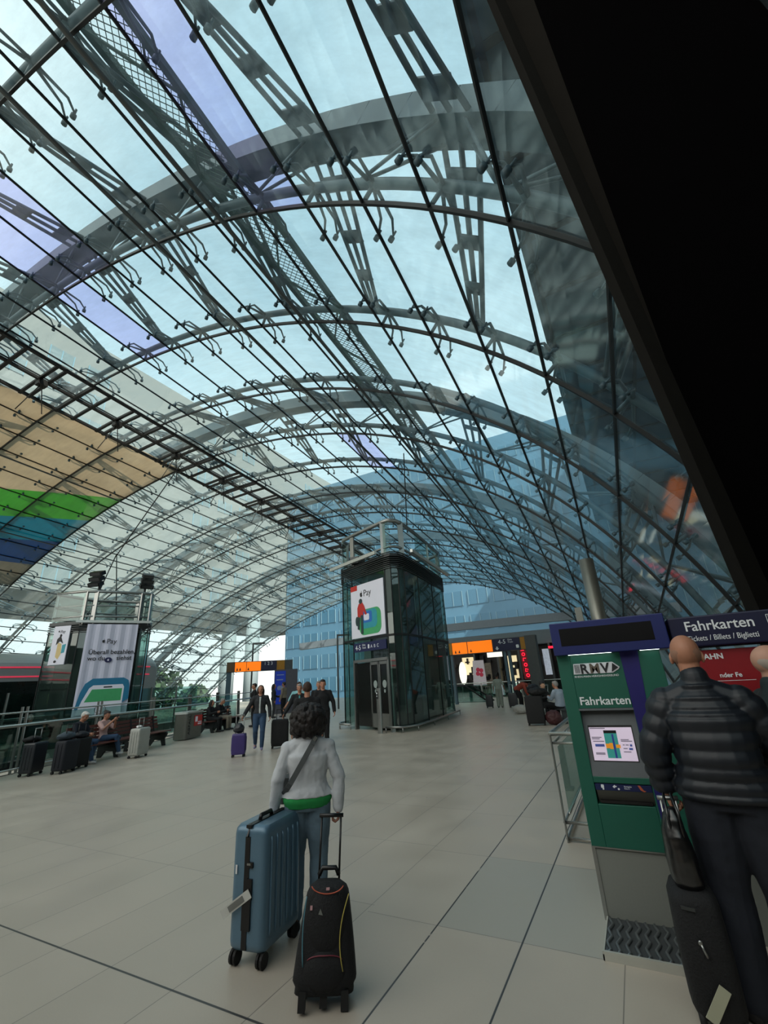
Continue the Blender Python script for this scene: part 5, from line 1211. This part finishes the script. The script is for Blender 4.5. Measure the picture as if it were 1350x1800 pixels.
# black soft trolley
g = empty('trolley_bag', (-1.91, 2.63, 0), math.radians(30), 'tall black soft trolley bag with orange, blue and yellow piping pulled by the curly-haired woman', 'suitcase'); g.rotation_euler = (math.radians(-7), math.radians(3), math.radians(32))
M_bk = mat('black_bag_fabric', '0b0c0f', .8, var=.3, scale=90, bump=.3)
def bp_(z):   # half width, half depth by height
    t = z / .53; return (.186 - .070 * t ** 1.4, .115 - .022 * t)
m = MB(); rs = []
for i in range(19):
    t = i / 18; z = .06 + .47 * t; w1, d1 = bp_(z); s = 1 if t < .88 else math.sqrt(max(.02, 1 - ((t - .88) / .125) ** 2)) * .55 + .45
    if t < .06: s = .9
    rs.append(ring(V3((0, 0, z)), V3((1, 0, 0)), V3((0, 1, 0)), w1 * s, d1 * s, 24, 3.6))
m.loft(rs); m.build('body', M_bk, g, True)
m = MB(); m.ell((0, -.085, .16), (.125, .045, .095), 20, 10); m.ell((0, -.08, .36), (.115, .042, .16), 20, 10); m.build('front_pocket', M_bk, g, True)
def piping(col, pts, nm): m = MB(); m.tube(pts, .0032, 6); m.build(nm, mat(col[0], col[1], .5), g, True)
piping(('orange_piping', 'b5543a'), [(.095 * math.sin(a), -.095 - .012 * math.cos(a), .535 - .045 * math.cos(a)) for a in [-1.35 + 2.7 * i / 12 for i in range(13)]], 'orange_piping')
piping(('blue_piping', '4f8291'), [(-.118 - .012 * math.sin(t * 3), -.100, .48 - .30 * t) for t in [i / 10 for i in range(11)]], 'blue_piping')
piping(('yellow_piping', 'a89a4a'), [(.125 - .045 * math.sin(t * 2.6), -.112, .49 - .33 * t) for t in [i / 10 for i in range(11)]], 'yellow_piping')
piping(('red_piping', '6e2836'), [(.10 * math.sin(a), -.125 + .02 * abs(math.sin(a)), .20 + .03 * math.cos(a)) for a in [-1.3 + 2.6 * i / 10 for i in range(11)]], 'red_piping')
m = MB(); m.bb((-.008, -.103, .505), (.012, -.098, .518)); m.bb((-.095, -.11, .42), (-.082, -.105, .44)); m.build('badge', mat('badge_pink', 'b98f92', .5), g)
m = MB(); m.plate([(-.045, -.126, .405), (-.02, -.126, .40), (-.035, -.126, .43)], .003, (0, 1, 0)); m.build('emblem', mat('badge_grey', '6f716c', .5), g)
m = MB(); m.tube([(-.06, .03, .55), (-.04, .03, .585), (.04, .03, .585), (.06, .03, .55)], .014, 8); m.build('top_handle', M_black, g, True)
m = MB()
for x in (-.062, .062): m.tube([(x, .06, .5), (x, .07, .845)], .0065, 8)
m.tube([(-.078, .07, .85), (.078, .07, .85)], .012, 8); m.build('pull_handle', M_black, g, True)
for x in (-.115, .115):
    m = MB(); m.tube([(x - .014, .06, .045), (x + .014, .06, .045)], .045, 18); m.bb((x - .02, .0, .03), (x + .02, .09, .10)); m.build('wheel', M_rubber, g, True)
    m = MB(); m.bb((x - .02, -.10, .0), (x + .02, -.06, .08)); m.build('foot', M_rubber, g)
m = MB(); m.bb((-.02, -.09, .01), (.02, -.06, .07)); m.build('foot', M_rubber, g)

# the bald man's trolley with a glossy black bag strapped on top
g = empty('trolley_bag', (.0, 3.30, 0), 0, 'black trolley case with glossy bag on top and pale tag, held by the bald man', 'suitcase'); g.rotation_euler = (math.radians(3), 0, math.radians(4))
m = MB(); rs = [ring(V3((0, 0, z)), V3((1, 0, 0)), V3((0, 1, 0)), a, b, 24, 4) for z, a, b in ((.05, .105, .13), (.08, .115, .14), (.3, .117, .14), (.50, .11, .13), (.545, .09, .11), (.555, .05, .06))]
m.loft(rs); m.build('body', M_bk, g, True)
M_gloss = mat('glossy_black_vinyl', '08080a', .28, var=.1, spec=.8)
m = MB(); rs = [ring(V3((x, 0, z)), V3((1, 0, 0)), V3((0, 1, 0)), a, b, 20, 2.6) for x, z, a, b in ((.0, .52, .06, .07), (0, .58, .075, .10), (-.005, .68, .072, .105), (-.01, .78, .060, .09), (-.005, .86, .045, .06), (0, .90, .02, .03))]
m.loft(rs); remesh(m.build('strapped_bag', M_gloss, g, True), .008, .012, .08, 2)
m = MB()
for x in (-.022, .022): m.tube([(x, -.09, .62), (x * 1.2, -.06, .88), (x * .8, 0, .965), (x, .05, .9)], .007, 8)
m.build('carry_strap', M_gloss, g, True)
m = MB()
for x in (-.035, .04): m.tube([(x, .07, .5), (x, .07, .92)], .007, 8)
m.tube([(-.05, .07, .925), (.055, .07, .925)], .012, 8); m.build('pull_handle', M_steel, g, True)
for x in (-.085, .085):
    m = MB(); m.tube([(x - .014, -.09, .04), (x + .014, -.09, .04)], .04, 16); m.tube([(x - .014, .09, .04), (x + .014, .09, .04)], .04, 16); m.build('wheel', M_rubber, g, True)
m = MB(); m.beam((.035, -.152, .20), (-.055, -.168, .075), .05, .004, (0, 1, .1)); m.build('tag', mat('pale_tag', 'a6a68f', .6), g)
m = MB(); m.tube([(-.02, -.150, .36), (-.005, -.152, .31)], .006, 6); m.ell((-.022, -.15, .365), (.010, .006, .012)); m.build('zip_puller', M_steel, g, True)
m = MB(); m.plate([(-.07, -.137, .49), (-.01, -.142, .485), (-.01, -.142, .50), (-.07, -.137, .505)], .004, (0, 1, 0)); m.build('reflective_strip', M_steeld, g)

# the others
M_purple = mat('purple_shell', '3d2f6b', .4, .1)
g = suitcase((-9.42, 9.32, 0), math.radians(35), .34, .22, .54, M_purple, 'small purple cabin case pulled by the walking woman', 3, .98)
o = suitcase((-9.30, 10.75, 0), math.radians(38), .46, .28, .74, M_blackcloth, 'large black fabric suitcase held by the grey-haired man', 2, 1.0, soft=True)
M_wcase = mat('off_white_shell', 'a9a9a2', .4)
g = suitcase((-12.72, 8.80, 0), rz_b, .50, .30, .74, M_wcase, 'big off-white suitcase with square grid shell beside the seated woman', 3, 1.0)
m = MB()
for z in (.25, .42, .59): m.bb((-.252, -.157, z), (.252, .157, z + .012))
m.build('grid_rib', M_wcase, g)
m = MB(); m.ell((-.08, 0, .77), (.10, .07, .04)); remesh(m.build('crumpled_cloth', M_white, None), .012, .03, .04, 1); o = COL.objects[-1]; o.location = (-12.72, 8.80, 0)
tag(o, 'crumpled white cloth lying on the off-white suitcase', 'cloth')
M_dn = mat('dark_navy_fabric', '0f131d', .7, var=.3, scale=30, bump=.2); M_dg = mat('dark_grey_shell', '22252a', .4)
suitcase((-13.05, 6.35, 0), rz_b + .1, .44, .30, .70, M_dg, 'dark grey hard suitcase at the left end of the luggage group by the bench', 3, 1.0)
suitcase((-12.45, 6.75, 0), rz_b, .46, .30, .70, M_dn, 'dark navy soft suitcase in the middle of the luggage group by the bench', 2, 1.05, soft=True)
suitcase((-12.75, 7.20, 0), rz_b - .1, .46, .30, .68, M_blackcloth, 'black soft suitcase nearest the seated man in the luggage group', 2, 1.02, soft=True)
def softbag(loc, r, mt, lb, rz=0.):
    m = MB(); m.ell((0, 0, r[2]), r, 20, 12); remesh(m.build('travel_bag', mt, None), .018, .06, .12, 1); o = COL.objects[-1]; o.location = loc; o.rotation_euler = (0, 0, rz); return tag(o, lb, 'bag')
softbag((-12.52, 6.72, .70), (.24, .14, .09), mat('slate_bag', '3a4650', .7), 'slate grey soft bag lying on top of the dark navy suitcase', rz_b)
softbag((-13.15, 6.30, .70), (.22, .15, .07), M_blackcloth, 'black jacket or bag lying on top of the dark grey suitcase', rz_b)
softbag((-12.78, 7.22, .68), (.20, .14, .08), M_dn, 'navy bag lying on top of the black suitcase by the seated man', rz_b)
suitcase((-6.85, 23.7, 0), .2, .34, .24, .60, M_dg, 'small dark suitcase left of the woman in pale grey-green', 2, 1.0)
suitcase((-5.65, 23.7, 0), .1, .42, .28, .66, M_dg, 'wide dark suitcase right of the woman in pale grey-green', 3, 1.05)
suitcase((-3.15, 15.95, 0), .15, .55, .34, .88, M_blackcloth, 'very tall black fabric suitcase standing left of the ticket machine', 1, 0, soft=True)
softbag((-3.0, 15.95, .88), (.30, .18, .12), M_blackcloth, 'black backpack on top of the very tall black suitcase', .2)
softbag((-2.62, 16.0, 0), (.26, .18, .22), mat('maroon_bag', '3a1518', .6), 'maroon round bag on the floor right of the very tall black suitcase')
softbag((-4.55, 20.1, 0), (.32, .2, .18), mat('pale_tote', '9b9a94', .7), 'pale open bag on the floor before the bending person')
softbag((-9.45, 9.32, .54), (.15, .11, .12), M_dg, 'small dark tote bag resting on the purple cabin case', .4)
# baggage cart
ct = empty('baggage_cart', (-4.05, 20.6, 0), math.radians(70), 'steel baggage cart with bags behind the bending person', 'cart')
m = MB(); m.bb((-.3, -.5, .18), (.3, .45, .22)); m.build('deck', M_steel, ct)
m = MB()
for x in (-.28, .28): m.tube([(x, -.5, .2), (x, -.52, .6), (x, -.6, 1.05)], .02, 8)
m.tube([(-.28, -.6, 1.05), (.28, -.6, 1.05)], .025, 8); m.tube([(-.28, -.53, .65), (.28, -.53, .65)], .015, 8); m.build('push_bar', M_steel, ct, True)
for x, y in ((-.25, -.45), (.25, -.45), (0, .4)): m = MB(); m.tube([(x - .02, y, .09), (x + .02, y, .09)], .09, 14); m.build('wheel', M_rubber, ct, True)
softbag((-4.05, 20.6, .22), (.28, .3, .26), mat('olive_bag', '48553f', .7), 'olive green bag on the baggage cart'); softbag((-4.0, 20.6, .72), (.26, .26, .2), M_dn, 'dark blue bag piled on the olive bag of the baggage cart')
